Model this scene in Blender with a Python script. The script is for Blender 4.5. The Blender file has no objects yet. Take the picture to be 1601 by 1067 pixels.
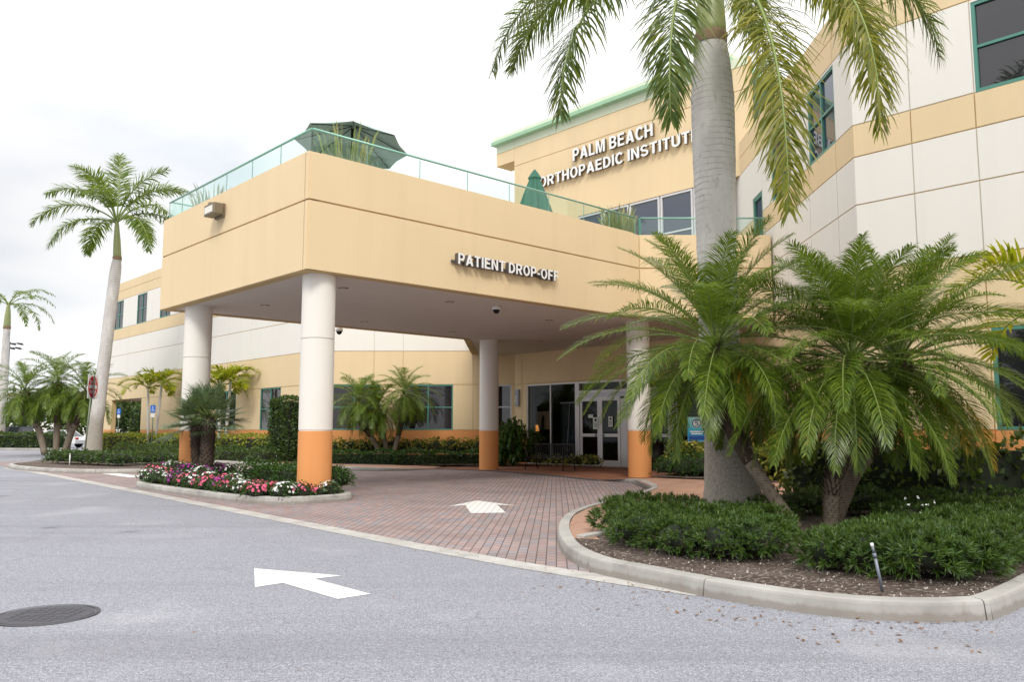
import bpy, bmesh, math, random
from mathutils import Vector, Matrix
R = math.radians
rnd = random.Random(7)
sc = bpy.context.scene
COL = sc.collection

# ------------------------------------------------------------------ helpers
def V(*a): return Vector(a[0]) if len(a) == 1 else Vector(a)

def unit(v):
    l = v.length
    return v / l if l > 1e-9 else Vector((0, 0, 1))

class MB:
    """collects faces; build() links them as ONE mesh object"""
    def __init__(s): s.v = []; s.f = []; s.m = []; s.sm = []
    def face(s, pts, m=0, smooth=False):
        i = len(s.v); s.v.extend([tuple(p) for p in pts])
        s.f.append(tuple(range(i, i + len(pts)))); s.m.append(m); s.sm.append(smooth)
    def box(s, c, size, m=0, ax=None, bev=0.0):
        c = V(c); hx, hy, hz = [q / 2 for q in size]
        X, Y, Z = ax if ax else (V(1, 0, 0), V(0, 1, 0), V(0, 0, 1))
        if bev > 0:
            return s.bbox(c, (hx, hy, hz), (X, Y, Z), bev, m)
        P = [c + X * (a * hx) + Y * (b * hy) + Z * (d * hz) for a, b, d in
             ((-1, -1, -1), (1, -1, -1), (1, 1, -1), (-1, 1, -1), (-1, -1, 1), (1, -1, 1), (1, 1, 1), (-1, 1, 1))]
        i = len(s.v); s.v.extend([tuple(p) for p in P])
        for q in ((3, 2, 1, 0), (4, 5, 6, 7), (0, 1, 5, 4), (1, 2, 6, 5), (2, 3, 7, 6), (3, 0, 4, 7)):
            s.f.append(tuple(i + k for k in q)); s.m.append(m); s.sm.append(False)
    def bbox(s, c, h, ax, b, m):
        bm = bmesh.new(); bmesh.ops.create_cube(bm, size=2)
        for v in bm.verts: v.co = Vector((v.co.x * h[0], v.co.y * h[1], v.co.z * h[2]))
        bmesh.ops.bevel(bm, geom=bm.edges[:], offset=min(b, min(h) * .9), segments=2, affect='EDGES', profile=.5)
        i = len(s.v); bm.verts.ensure_lookup_table()
        s.v.extend([tuple(c + ax[0] * v.co.x + ax[1] * v.co.y + ax[2] * v.co.z) for v in bm.verts])
        for f in bm.faces:
            s.f.append(tuple(i + v.index for v in f.verts)); s.m.append(m); s.sm.append(False)
        bm.free()
    def tube(s, pts, rad, n=8, m=0, cap=True, smooth=True, jit=0.0):
        pts = [V(p) for p in pts]
        if not hasattr(rad, '__len__'): rad = [rad] * len(pts)
        base = len(s.v); up = V(0, 0, 1)
        for k, p in enumerate(pts):
            t = unit(pts[min(k + 1, len(pts) - 1)] - pts[max(k - 1, 0)])
            x = t.cross(V(0, 1, 0) if abs(t.y) < .9 else V(1, 0, 0)); x = unit(x); y = t.cross(x)
            for j in range(n):
                a = 2 * math.pi * j / n
                r = rad[k] * (1 + (rnd.uniform(-jit, jit) if jit else 0))
                s.v.append(tuple(p + x * (r * math.cos(a)) + y * (r * math.sin(a))))
        for k in range(len(pts) - 1):
            for j in range(n):
                a = base + k * n + j; b = base + k * n + (j + 1) % n
                s.f.append((b, a, a + n, b + n)); s.m.append(m); s.sm.append(smooth)
        if cap:
            s.f.append(tuple(base + j for j in range(n))); s.m.append(m); s.sm.append(False)
            e = base + (len(pts) - 1) * n
            s.f.append(tuple(e + j for j in reversed(range(n)))); s.m.append(m); s.sm.append(False)
    def prism(s, poly, z0, z1, m=0):
        n = len(poly)
        s.face([(x, y, z1) for x, y in poly], m); s.face([(x, y, z0) for x, y in reversed(poly)], m)
        for k in range(n):
            a, b = poly[k], poly[(k + 1) % n]
            s.face([(a[0], a[1], z0), (b[0], b[1], z0), (b[0], b[1], z1), (a[0], a[1], z1)], m)
    def ribbon(s, pts, wid, side, m=0):
        i = len(s.v)
        for p, w in zip(pts, wid):
            s.v.append(tuple(p - side * (w / 2))); s.v.append(tuple(p + side * (w / 2)))
        for k in range(len(pts) - 1):
            a = i + 2 * k
            s.f.append((a, a + 1, a + 3, a + 2)); s.m.append(m); s.sm.append(False)
    def build(s, name, mats, parent=None, recalc=False):
        off = parent.get('_o') if parent is not None else None
        o = V(off) if off is not None else V(0, 0, 0)
        me = bpy.data.meshes.new(name)
        vv = [(x - o.x, y - o.y, z - o.z) for x, y, z in s.v]
        me.from_pydata(vv, [], s.f)
        if not isinstance(mats, (list, tuple)): mats = [mats]
        for m in mats: me.materials.append(m)
        me.polygons.foreach_set('material_index', s.m)
        me.polygons.foreach_set('use_smooth', s.sm)
        if recalc:
            bm = bmesh.new(); bm.from_mesh(me); bmesh.ops.recalc_face_normals(bm, faces=bm.faces); bm.to_mesh(me); bm.free()
        me.update()
        ob = bpy.data.objects.new(name, me); COL.objects.link(ob)
        if parent is not None: ob.parent = parent; ob['_o'] = tuple(o)
        return ob

def tag(o, label=None, cat=None, group=None, kind=None):
    if label: o['label'] = label
    if cat: o['category'] = cat
    if group: o['group'] = group
    if kind: o['kind'] = kind
    return o

def thing(name, loc, label, cat, group=None):
    """an Empty at the thing's base; children are built in world coordinates and shifted to it"""
    o = bpy.data.objects.new(name, None); COL.objects.link(o)
    o.location = loc; o['_o'] = tuple(loc); o.empty_display_size = .2
    return tag(o, label, cat, group)

def struct(name, mb, mats): return tag(mb.build(name, mats), kind='structure')

def copy_thing(o, loc, rz=0.0, scale=1.0, label=None):
    c = o.copy(); COL.objects.link(c); c.location = loc
    c.rotation_euler = (0, 0, rz); c.scale = (scale,) * 3
    if label: c['label'] = label
    for ch in list(o.children):
        d = ch.copy(); COL.objects.link(d); d.parent = c
        for g in list(ch.children):
            e = g.copy(); COL.objects.link(e); e.parent = d
    return c

# ------------------------------------------------------------------ materials
def newmat(name):
    m = bpy.data.materials.new(name); m.use_nodes = True
    nt = m.node_tree; nt.nodes.clear()
    out = nt.nodes.new('ShaderNodeOutputMaterial')
    return m, nt, out

def N(nt, t, **kw):
    n = nt.nodes.new(t)
    for k, v in kw.items():
        if k in n.inputs.keys(): n.inputs[k].default_value = v
        else: setattr(n, k, v)
    return n

def L(nt, a, b): nt.links.new(a, b)

def pos(nt, scale=(1, 1, 1), rot=(0, 0, 0)):
    g = N(nt, 'ShaderNodeNewGeometry'); mp = N(nt, 'ShaderNodeMapping')
    mp.inputs['Scale'].default_value = scale; mp.inputs['Rotation'].default_value = rot
    L(nt, g.outputs['Position'], mp.inputs['Vector']); return mp.outputs['Vector']

def ramp(nt, fac, stops):
    r = N(nt, 'ShaderNodeValToRGB'); e = r.color_ramp.elements
    while len(e) < len(stops): e.new(.5)
    for k, (p, c) in enumerate(stops): e[k].position = p; e[k].color = (*c, 1) if len(c) == 3 else c
    L(nt, fac, r.inputs['Fac']); return r.outputs['Color']

def mixc(nt, a, b, fac, mode='MIX'):
    n = N(nt, 'ShaderNodeMix', data_type='RGBA', blend_type=mode)
    if isinstance(fac, (int, float)): n.inputs[0].default_value = fac
    else: L(nt, fac, n.inputs[0])
    for k, x in ((6, a), (7, b)):
        if isinstance(x, tuple): n.inputs[k].default_value = (*x, 1) if len(x) == 3 else x
        else: L(nt, x, n.inputs[k])
    return n.outputs[2]

def bump(nt, h, strength=.2, dist=.01):
    b = N(nt, 'ShaderNodeBump'); b.inputs['Strength'].default_value = strength; b.inputs['Distance'].default_value = dist
    L(nt, h, b.inputs['Height']); return b.outputs['Normal']

def noise(nt, vec, scale, detail=4, rough=.55):
    n = N(nt, 'ShaderNodeTexNoise'); n.inputs['Scale'].default_value = scale
    n.inputs['Detail'].default_value = detail; n.inputs['Roughness'].default_value = rough
    L(nt, vec, n.inputs['Vector']); return n.outputs['Fac']

def sh(c, k): return tuple(min(1, x * k) for x in c)

def stucco(name, c, streak=.10, rough=.85):
    m, nt, out = newmat(name); p = N(nt, 'ShaderNodeBsdfPrincipled', Roughness=rough)
    p.inputs['Specular IOR Level'].default_value = .25
    big = noise(nt, pos(nt), .55, 5)
    col = mixc(nt, sh(c, 1 - streak * .6), sh(c, 1 + streak * .4), ramp(nt, big, [(.3, (0, 0, 0)), (.7, (1, 1, 1))]))
    st = noise(nt, pos(nt, (2.6, 2.6, .13)), 1.0, 6, .6)
    col = mixc(nt, col, sh(c, 1 - streak * 1.5), ramp(nt, st, [(.5, (0, 0, 0)), (.78, (.75, .75, .75))]))
    L(nt, col, p.inputs['Base Color'])
    fine = noise(nt, pos(nt), 90, 3)
    L(nt, bump(nt, fine, .25, .004), p.inputs['Normal'])
    L(nt, p.outputs[0], out.inputs[0]); return m

def plain(name, c, rough=.5, metal=0.0, var=.06, scale=6, spec=.5, bs=0.0):
    m, nt, out = newmat(name); p = N(nt, 'ShaderNodeBsdfPrincipled', Roughness=rough, Metallic=metal)
    p.inputs['Specular IOR Level'].default_value = spec
    n = noise(nt, pos(nt), scale, 4)
    L(nt, mixc(nt, sh(c, 1 - var), sh(c, 1 + var), n), p.inputs['Base Color'])
    if bs: L(nt, bump(nt, n, bs, .01), p.inputs['Normal'])
    L(nt, p.outputs[0], out.inputs[0]); return m

def leafmat(name, stops, rough=.5, trans=.28, patch=.35, spec=.4, tcol=None):
    """leaf colour varies from leaf to leaf (random per island) and softly in patches"""
    m, nt, out = newmat(name); p = N(nt, 'ShaderNodeBsdfPrincipled', Roughness=rough)
    p.inputs['Specular IOR Level'].default_value = spec
    g = N(nt, 'ShaderNodeNewGeometry')
    n = noise(nt, pos(nt), 2.3, 3)
    f = N(nt, 'ShaderNodeMix', data_type='FLOAT'); f.inputs[0].default_value = patch
    L(nt, g.outputs['Random Per Island'], f.inputs[2]); L(nt, n, f.inputs[3])
    col = ramp(nt, f.outputs[0], stops)
    L(nt, col, p.inputs['Base Color'])
    t = N(nt, 'ShaderNodeBsdfTranslucent')
    L(nt, mixc(nt, col, tcol or (.30, .42, .04), .45), t.inputs['Color'])
    mx = N(nt, 'ShaderNodeMixShader'); mx.inputs[0].default_value = trans
    L(nt, p.outputs[0], mx.inputs[1]); L(nt, t.outputs[0], mx.inputs[2]); L(nt, mx.outputs[0], out.inputs[0]); return m

def mirror_glass(name, c, rough=.03, ior=1.9):
    m, nt, out = newmat(name); p = N(nt, 'ShaderNodeBsdfPrincipled', Roughness=rough, IOR=ior)
    n = noise(nt, pos(nt), .8, 2)
    L(nt, mixc(nt, sh(c, .75), sh(c, 1.25), n), p.inputs['Base Color'])
    L(nt, bump(nt, n, .012, .05), p.inputs['Normal'])
    L(nt, p.outputs[0], out.inputs[0]); return m

def clear_glass(name, tint, refl=.08):
    m, nt, out = newmat(name)
    t = N(nt, 'ShaderNodeBsdfTransparent'); t.inputs['Color'].default_value = (*tint, 1)
    g = N(nt, 'ShaderNodeBsdfGlossy', Roughness=.02); g.inputs['Color'].default_value = (.95, 1, .98, 1)
    lw = N(nt, 'ShaderNodeLayerWeight'); pw = N(nt, 'ShaderNodeMath', operation='POWER'); pw.inputs[1].default_value = 4.0
    L(nt, lw.outputs['Facing'], pw.inputs[0])
    ad = N(nt, 'ShaderNodeMapRange'); ad.inputs[3].default_value = refl; ad.inputs[4].default_value = .6
    L(nt, pw.outputs[0], ad.inputs[0])
    mx = N(nt, 'ShaderNodeMixShader')
    L(nt, ad.outputs[0], mx.inputs[0]); L(nt, t.outputs[0], mx.inputs[1]); L(nt, g.outputs[0], mx.inputs[2])
    L(nt, mx.outputs[0], out.inputs[0]); return m

def emit(name, c, s):
    m, nt, out = newmat(name); e = N(nt, 'ShaderNodeEmission', Strength=s); e.inputs['Color'].default_value = (*c, 1)
    L(nt, e.outputs[0], out.inputs[0]); return m

M = {}
M['yellow'] = stucco('yellow_stucco', (.73, .575, .36), .055)
M['cream'] = stucco('cream_stucco', (.77, .745, .695), .03)
M['orange'] = stucco('orange_stucco', (.72, .315, .115), .10)
M['column_white'] = stucco('column_paint', (.75, .72, .665), .05)
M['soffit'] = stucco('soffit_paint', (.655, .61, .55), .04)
M['cornice'] = stucco('cornice_green', (.33, .53, .36), .08)
M['palegreen'] = stucco('pale_green_stucco', (.68, .74, .58), .06)
M['groove'] = stucco('groove_shadow_gap', (.58, .43, .22), .1)
M['green_frame'] = plain('green_aluminium', (.085, .25, .20), .4, .2)
M['rail'] = plain('green_handrail', (.24, .46, .37), .35, .2)
M['white_frame'] = plain('white_aluminium', (.62, .61, .62), .4, .3)
M['dark'] = plain('dark_interior', (.012, .012, .012), .9, 0, .1, 3)
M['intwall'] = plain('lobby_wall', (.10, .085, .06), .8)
M['window'] = mirror_glass('window_glass', (.014, .014, .018), .02, 1.75)
M['window_hi'] = mirror_glass('terrace_glass', (.02, .03, .06), .02, 2.1)
M['lobby_glass'] = clear_glass('lobby_glass', (.72, .74, .76), .014)
M['rail_glass'] = clear_glass('rail_glass', (.905, .975, .955), .045)
M['letter'] = plain('white_letter_face', (.82, .82, .82), .35)
M['letter_side'] = plain('grey_letter_return', (.10, .09, .085), .5)
M['letter_side2'] = plain('letter_return_taupe', (.16, .13, .09), .5)
M['black'] = plain('black_metal', (.016, .015, .015), .45, .4)
M['steel'] = plain('galvanised_steel', (.20, .22, .26), .5, .6)
M['lampbody'] = plain('bronze_lamp_body', (.20, .165, .11), .5, .3, .2)
M['lens'] = plain('lamp_lens', (.75, .72, .65), .2)
M['whiteplastic'] = plain('white_plastic', (.78, .78, .78), .4)
M['greyplastic'] = plain('grey_plastic', (.32, .35, .42), .4)
M['red'] = plain('sign_red', (.62, .03, .03), .4)
M['blue'] = plain('sign_blue', (.02, .16, .62), .4)
M['paper'] = plain('paper', (.68, .72, .68), .7)
M['ink'] = plain('ink', (.06, .07, .08), .7)
M['soil'] = None

def concrete():
    m, nt, out = newmat('kerb_concrete'); p = N(nt, 'ShaderNodeBsdfPrincipled', Roughness=.85)
    n1 = noise(nt, pos(nt), 1.3, 6, .6); n2 = noise(nt, pos(nt), 40, 4); n3 = noise(nt, pos(nt, (.8, .8, 3)), 1.6, 5, .65)
    c = mixc(nt, (.27, .258, .24), (.47, .458, .43), ramp(nt, n1, [(.3, (0, 0, 0)), (.7, (1, 1, 1))]))
    c = mixc(nt, c, (.36, .335, .30), ramp(nt, n2, [(.55, (0, 0, 0)), (.8, (.6, .6, .6))]))
    c = mixc(nt, c, (.17, .165, .16), ramp(nt, n3, [(.58, (0, 0, 0)), (.68, (.7, .7, .7))]))
    n4 = noise(nt, pos(nt, (1, 1, .3)), 7, 5, .7); c = mixc(nt, c, (.24, .20, .16), ramp(nt, n4, [(.55, (0, 0, 0)), (.75, (.5, .5, .5))]))
    gz = N(nt, 'ShaderNodeSeparateXYZ'); L(nt, pos(nt), gz.inputs[0]); zz = N(nt, 'ShaderNodeMath', operation='MULTIPLY_ADD'); L(nt, n4, zz.inputs[0]); zz.inputs[1].default_value = -.09; L(nt, gz.outputs[2], zz.inputs[2])
    c = mixc(nt, c, (.19, .165, .14), ramp(nt, zz.outputs[0], [(.0, (.65, .65, .65)), (.03, (0, 0, 0))]))     # splash dirt along the foot
    L(nt, c, p.inputs['Base Color']); L(nt, bump(nt, n2, .3, .006), p.inputs['Normal'])
    L(nt, p.outputs[0], out.inputs[0]); return m
M['concrete'] = concrete()

def strip_concrete():
    m, nt, out = newmat('edge_strip_concrete'); p = N(nt, 'ShaderNodeBsdfPrincipled', Roughness=.9)
    n1 = noise(nt, pos(nt), 2.2, 6, .65); n2 = noise(nt, pos(nt), 60, 4)
    c = mixc(nt, (.30, .285, .265), (.50, .485, .46), ramp(nt, n1, [(.3, (0, 0, 0)), (.65, (1, 1, 1))]))
    c = mixc(nt, c, (.22, .205, .19), ramp(nt, n2, [(.55, (0, 0, 0)), (.8, (.7, .7, .7))]))
    L(nt, c, p.inputs['Base Color']); L(nt, bump(nt, n2, .3, .006), p.inputs['Normal'])
    L(nt, p.outputs[0], out.inputs[0]); return m
M['strip'] = strip_concrete()

def asphalt():
    m, nt, out = newmat('old_asphalt'); p = N(nt, 'ShaderNodeBsdfPrincipled', Roughness=.9)
    p.inputs['Specular IOR Level'].default_value = .3
    v = N(nt, 'ShaderNodeTexVoronoi'); v.inputs['Scale'].default_value = 150; L(nt, pos(nt), v.inputs['Vector'])
    sep = N(nt, 'ShaderNodeSeparateColor'); L(nt, v.outputs['Color'], sep.inputs[0])
    c = ramp(nt, sep.outputs[0], [(0, (.125, .127, .147)), (.35, (.232, .236, .27)), (.75, (.295, .30, .342)), (1, (.46, .465, .505))])
    n0 = noise(nt, pos(nt), 26, 3)
    c = mixc(nt, c, (.155, .158, .185), ramp(nt, n0, [(.5, (0, 0, 0)), (.72, (.6, .6, .6))]))
    n1 = noise(nt, pos(nt), .35, 5, .6)
    c = mixc(nt, c, (.62, .62, .63), ramp(nt, n1, [(.35, (0, 0, 0)), (.75, (.5, .5, .5))]), 'SOFT_LIGHT')
    n2 = noise(nt, pos(nt, (1, 2.2, 1), (0, 0, .8)), .9, 5, .7)
    c = mixc(nt, c, (.12, .12, .135), ramp(nt, n2, [(.60, (0, 0, 0)), (.8, (.45, .45, .45))]))
    tr = noise(nt, pos(nt, (.05, .95, 1), (0, 0, R(49))), 1.0, 4, .6)          # worn wheel lanes along the road
    c = mixc(nt, c, (.15, .15, .165), ramp(nt, tr, [(.52, (0, 0, 0)), (.66, (.34, .34, .34))]))
    lg = noise(nt, pos(nt), .55, 3, .5); c = mixc(nt, c, (.46, .46, .48), ramp(nt, lg, [(.56, (0, 0, 0)), (.75, (.35, .35, .35))]))
    sp = N(nt, 'ShaderNodeTexVoronoi', feature='SMOOTH_F1'); sp.inputs['Scale'].default_value = .62; L(nt, pos(nt), sp.inputs['Vector'])
    ns = noise(nt, pos(nt), 5, 4); ad = N(nt, 'ShaderNodeMath', operation='MULTIPLY_ADD'); L(nt, ns, ad.inputs[0]); ad.inputs[1].default_value = .16; L(nt, sp.outputs['Distance'], ad.inputs[2])
    c = mixc(nt, c, (.085, .083, .088), ramp(nt, ad.outputs[0], [(.12, (.55, .55, .55)), (.20, (0, 0, 0))]))   # oil drips
    ck = N(nt, 'ShaderNodeTexVoronoi', feature='DISTANCE_TO_EDGE'); ck.inputs['Scale'].default_value = .33
    wv = mixc(nt, pos(nt), N(nt, 'ShaderNodeTexNoise', Scale=1.3, Detail=5.0).outputs['Color'], .22); L(nt, wv, ck.inputs['Vector'])
    ckm = mixc(nt, (0, 0, 0), ramp(nt, ck.outputs['Distance'], [(.0, (.35, .35, .35)), (.003, (0, 0, 0))]), ramp(nt, noise(nt, pos(nt), .28, 2), [(.54, (0, 0, 0)), (.58, (1, 1, 1))]))
    c = mixc(nt, c, (.07, .07, .075), ckm)
    L(nt, c, p.inputs['Base Color'])
    L(nt, bump(nt, v.outputs['Distance'], .5, .006), p.inputs['Normal'])
    L(nt, p.outputs[0], out.inputs[0]); return m
M['asphalt'] = asphalt()

def pavers(name, c1, c2, mortar, bw, bh, rot, off=.5, msize=.012):
    m, nt, out = newmat(name); p = N(nt, 'ShaderNodeBsdfPrincipled', Roughness=.85)
    p.inputs['Specular IOR Level'].default_value = .3
    b = N(nt, 'ShaderNodeTexBrick'); b.offset = off
    b.inputs['Scale'].default_value = 1; b.inputs['Brick Width'].default_value = bw; b.inputs['Row Height'].default_value = bh
    b.inputs['Mortar Size'].default_value = msize; b.inputs['Mortar Smooth'].default_value = .2; b.inputs['Bias'].default_value = 0
    b.inputs['Color1'].default_value = (0, 0, 0, 1); b.inputs['Color2'].default_value = (1, 1, 1, 1); b.inputs['Mortar'].default_value = (.5, .5, .5, 1)
    L(nt, pos(nt, (1, 1, 1), (0, 0, rot)), b.inputs['Vector'])
    col = ramp(nt, b.outputs['Color'], [(0, c1), (.55, sh(c1, 1.25)), (.8, c2), (1, sh(c2, .85))])
    n1 = noise(nt, pos(nt), .8, 5, .6)
    col = mixc(nt, col, sh(c1, .62), ramp(nt, n1, [(.42, (0, 0, 0)), (.75, (.65, .65, .65))]))
    n2 = noise(nt, pos(nt), 55, 3)
    col = mixc(nt, col, sh(c1, 1.5), ramp(nt, n2, [(.5, (0, 0, 0)), (.8, (.35, .35, .35))]))
    col = mixc(nt, col, mortar, b.outputs['Fac'])
    L(nt, col, p.inputs['Base Color'])
    inv = N(nt, 'ShaderNodeMath', operation='SUBTRACT'); inv.inputs[0].default_value = 1; L(nt, b.outputs['Fac'], inv.inputs[1])
    L(nt, bump(nt, inv.outputs[0], .5, .008), p.inputs['Normal'])
    L(nt, p.outputs[0], out.inputs[0]); return m
M['pavers'] = pavers('brick_pavers', (.29, .215, .203), (.28, .258, .275), (.10, .078, .076), .205, .115, R(-87), .5, .007)
M['walkway'] = pavers('salmon_walkway', (.40, .235, .165), (.43, .26, .19), (.25, .14, .10), 1.3, 1.3, R(20), .5, .012)
M['entrance'] = pavers('entrance_slab', (.245, .105, .06), (.26, .115, .07), (.15, .065, .04), .9, .9, R(43), .5, .01)

def soil():
    m, nt, out = newmat('mulch_soil'); p = N(nt, 'ShaderNodeBsdfPrincipled', Roughness=.95)
    v = N(nt, 'ShaderNodeTexVoronoi'); v.inputs['Scale'].default_value = 34; L(nt, pos(nt), v.inputs['Vector'])
    sep = N(nt, 'ShaderNodeSeparateColor'); L(nt, v.outputs['Color'], sep.inputs[0])
    c = ramp(nt, sep.outputs[0], [(0, (.035, .022, .016)), (.5, (.075, .05, .038)), (.86, (.13, .095, .075)), (1, (.30, .26, .22))])
    n1 = noise(nt, pos(nt), 1.6, 5)
    c = mixc(nt, c, (.16, .125, .11), ramp(nt, n1, [(.5, (0, 0, 0)), (.72, (.6, .6, .6))]))
    L(nt, c, p.inputs['Base Color']); L(nt, bump(nt, noise(nt, pos(nt), 22, 5, .7), .9, .03), p.inputs['Normal'])
    L(nt, p.outputs[0], out.inputs[0]); return m
M['soil'] = soil()

def paint(joints=False):
    m, nt, out = newmat('road_paint'); p = N(nt, 'ShaderNodeBsdfPrincipled', Roughness=.7)
    n1 = noise(nt, pos(nt), 3.5, 6, .7); n2 = noise(nt, pos(nt), 70, 3)
    c = mixc(nt, (.66, .66, .65), (.80, .80, .78), n1)
    c = mixc(nt, c, (.36, .36, .37), ramp(nt, n2, [(.58, (0, 0, 0)), (.68, (.8, .8, .8))]))
    n3 = noise(nt, pos(nt, (.4, 3, 1), (0, 0, R(49))), 1.6, 5, .7); c = mixc(nt, c, (.50, .50, .50), ramp(nt, n3, [(.50, (0, 0, 0)), (.7, (.6, .6, .6))]))
    ck = N(nt, 'ShaderNodeTexVoronoi', feature='DISTANCE_TO_EDGE'); ck.inputs['Scale'].default_value = 2.6; L(nt, pos(nt), ck.inputs['Vector'])
    c = mixc(nt, c, (.28, .28, .29), ramp(nt, ck.outputs['Distance'], [(.0, (.7, .7, .7)), (.012, (0, 0, 0))]))
    if joints:
        b = N(nt, 'ShaderNodeTexBrick'); b.offset = .5
        for k_, v_ in (('Scale', 1), ('Brick Width', .205), ('Row Height', .115), ('Mortar Size', .007), ('Mortar Smooth', .2)): b.inputs[k_].default_value = v_
        L(nt, pos(nt, (1, 1, 1), (0, 0, R(-87))), b.inputs['Vector']); c = mixc(nt, c, (.40, .37, .36), b.outputs['Fac'])
    L(nt, c, p.inputs['Base Color']); L(nt, bump(nt, n2, .3, .004), p.inputs['Normal']); L(nt, p.outputs[0], out.inputs[0]); return m
M['paint'] = paint(); M['paint_bricks'] = paint(True)

def bark(name, c1, c2, ring, scale_z=7.0, blot=(.3, .29, .27), foot=None):
    m, nt, out = newmat(name); p = N(nt, 'ShaderNodeBsdfPrincipled', Roughness=.9)
    w = N(nt, 'ShaderNodeTexWave', bands_direction='Z'); w.inputs['Scale'].default_value = scale_z
    w.inputs['Distortion'].default_value = 2.2; w.inputs['Detail'].default_value = 3; w.inputs['Detail Scale'].default_value = 1.5
    L(nt, pos(nt), w.inputs['Vector'])
    n1 = noise(nt, pos(nt, (1, 1, .45)), 3, 6, .65); n2 = noise(nt, pos(nt), 45, 4)
    c = mixc(nt, c1, c2, ramp(nt, n1, [(.3, (0, 0, 0)), (.7, (1, 1, 1))]))
    c = mixc(nt, c, ring, mixc(nt, (0, 0, 0), ramp(nt, w.outputs['Fac'], [(.84, (0, 0, 0)), (.98, (.8, .8, .8))]), ramp(nt, noise(nt, pos(nt, (1.2, 1.2, .5)), 1.4, 4), [(.42, (0, 0, 0)), (.58, (1, 1, 1))])))
    c = mixc(nt, c, blot, ramp(nt, n2, [(.58, (0, 0, 0)), (.75, (.6, .6, .6))]))
    nb = w.outputs['Fac']
    if foot:        # rough lichen-covered foot of the trunk
        g = N(nt, 'ShaderNodeSeparateXYZ'); L(nt, pos(nt), g.inputs[0]); q = N(nt, 'ShaderNodeMath', operation='MULTIPLY_ADD'); L(nt, n1, q.inputs[0]); q.inputs[1].default_value = -3.2; L(nt, g.outputs[2], q.inputs[2])
        mk = ramp(nt, q.outputs[0], [(.0, (.85, .85, .85)), (.9, (0, 0, 0))])
        n5 = noise(nt, pos(nt), 26, 6, .75); c = mixc(nt, c, mixc(nt, sh(foot, .62), sh(foot, 1.5), ramp(nt, n5, [(.35, (0, 0, 0)), (.65, (1, 1, 1))])), mk)
        n6 = noise(nt, pos(nt, (1, 1, .6)), 9, 6, .7); c = mixc(nt, c, sh(foot, 1.0), ramp(nt, n6, [(.56, (0, 0, 0)), (.68, (.5, .5, .5))]))
    L(nt, c, p.inputs['Base Color']); L(nt, bump(nt, nb, -.25, .01), p.inputs['Normal'])
    L(nt, p.outputs[0], out.inputs[0]); return m
M['royal_bark'] = bark('royal_palm_bark', (.45, .43, .41), (.64, .615, .59), (.27, .25, .23), 3.1, (.36, .34, .32), (.27, .245, .205))
M['date_bark'] = bark('date_palm_bark', (.05, .033, .022), (.10, .07, .05), (.02, .014, .01), 9, (.20, .16, .12))
M['date_bark_pale'] = bark('date_palm_lower_bark', (.17, .13, .095), (.29, .24, .19), (.05, .035, .025), 9, (.10, .07, .05))
M['thin_bark'] = bark('white_palm_bark', (.48, .47, .45), (.62, .61, .59), (.35, .33, .3), 6)
M['fibre'] = bark('fan_palm_fibre', (.045, .03, .022), (.10, .07, .05), (.015, .01, .008), 8, (.22, .17, .13))
M['shaft'] = plain('crown_shaft_green', (.30, .335, .14), .45, 0, .2, 3)
M['rachis'] = plain('frond_stalk', (.20, .26, .07), .5, 0, .2, 5)
M['royal_leaf'] = leafmat('royal_leaf', [(0, (.03, .065, .012)), (.45, (.075, .125, .018)), (.8, (.16, .19, .026)), (1, (.30, .29, .05))], .38, .4)
M['royal_leaf_far'] = leafmat('royal_leaf_far', [(0, (.05, .10, .015)), (.5, (.12, .19, .025)), (1, (.30, .34, .06))], .4, .48)
M['royal_leaf_gold'] = leafmat('royal_leaf_gold', [(0, (.075, .10, .010)), (.5, (.18, .19, .015)), (.85, (.34, .30, .025)), (1, (.46, .28, .04))], .38, .46)
M['date_leaf'] = leafmat('date_leaf', [(0, (.026, .06, .009)), (.45, (.092, .158, .016)), (.8, (.20, .27, .028)), (1, (.38, .41, .05))], .32, .38)
M['date_leaf_old'] = leafmat('date_leaf_yellowing', [(0, (.08, .13, .012)), (.45, (.20, .20, .015)), (1, (.62, .30, .02))], .45, .4, tcol=(.7, .35, .02))
M['fan_leaf'] = leafmat('fan_leaf', [(0, (.04, .075, .035)), (.5, (.10, .155, .075)), (1, (.22, .28, .14))], .45, .2)
M['lime_leaf'] = leafmat('lime_leaf', [(0, (.10, .17, .008)), (.5, (.28, .33, .012)), (1, (.52, .50, .03))], .4, .4, tcol=(.6, .6, .02))
M['podo'] = leafmat('podocarpus_leaf', [(0, (.009, .026, .006)), (.45, (.032, .076, .012)), (.8, (.095, .16, .022)), (1, (.26, .31, .06))], .4, .22, .5)
M['hedge'] = leafmat('hedge_leaf', [(0, (.012, .035, .008)), (.5, (.035, .075, .014)), (1, (.10, .15, .03))], .45, .2)
M['hedge_lime'] = leafmat('hedge_leaf_lime', [(0, (.07, .12, .008)), (.5, (.22, .26, .018)), (1, (.46, .42, .05))], .45, .3)
M['variegated'] = leafmat('variegated_leaf', [(0, (.03, .065, .010)), (.45, (.12, .15, .015)), (.7, (.42, .38, .05)), (1, (.70, .62, .22))], .45, .25)
M['cover'] = leafmat('ground_cover_leaf', [(0, (.010, .035, .006)), (.6, (.03, .085, .012)), (1, (.08, .15, .025))], .4, .2)
M['cocoplum'] = leafmat('cocoplum_leaf', [(0, (.012, .03, .006)), (.5, (.05, .085, .012)), (.85, (.15, .19, .03)), (1, (.26, .13, .05))], .35, .22)
M['broad'] = leafmat('broad_leaf', [(0, (.012, .04, .008)), (.6, (.04, .10, .015)), (1, (.12, .20, .03))], .35, .2)
M['tree_leaf'] = leafmat('tree_leaf', [(0, (.015, .035, .010)), (.5, (.04, .075, .018)), (1, (.10, .13, .03))], .6, .2)
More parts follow.
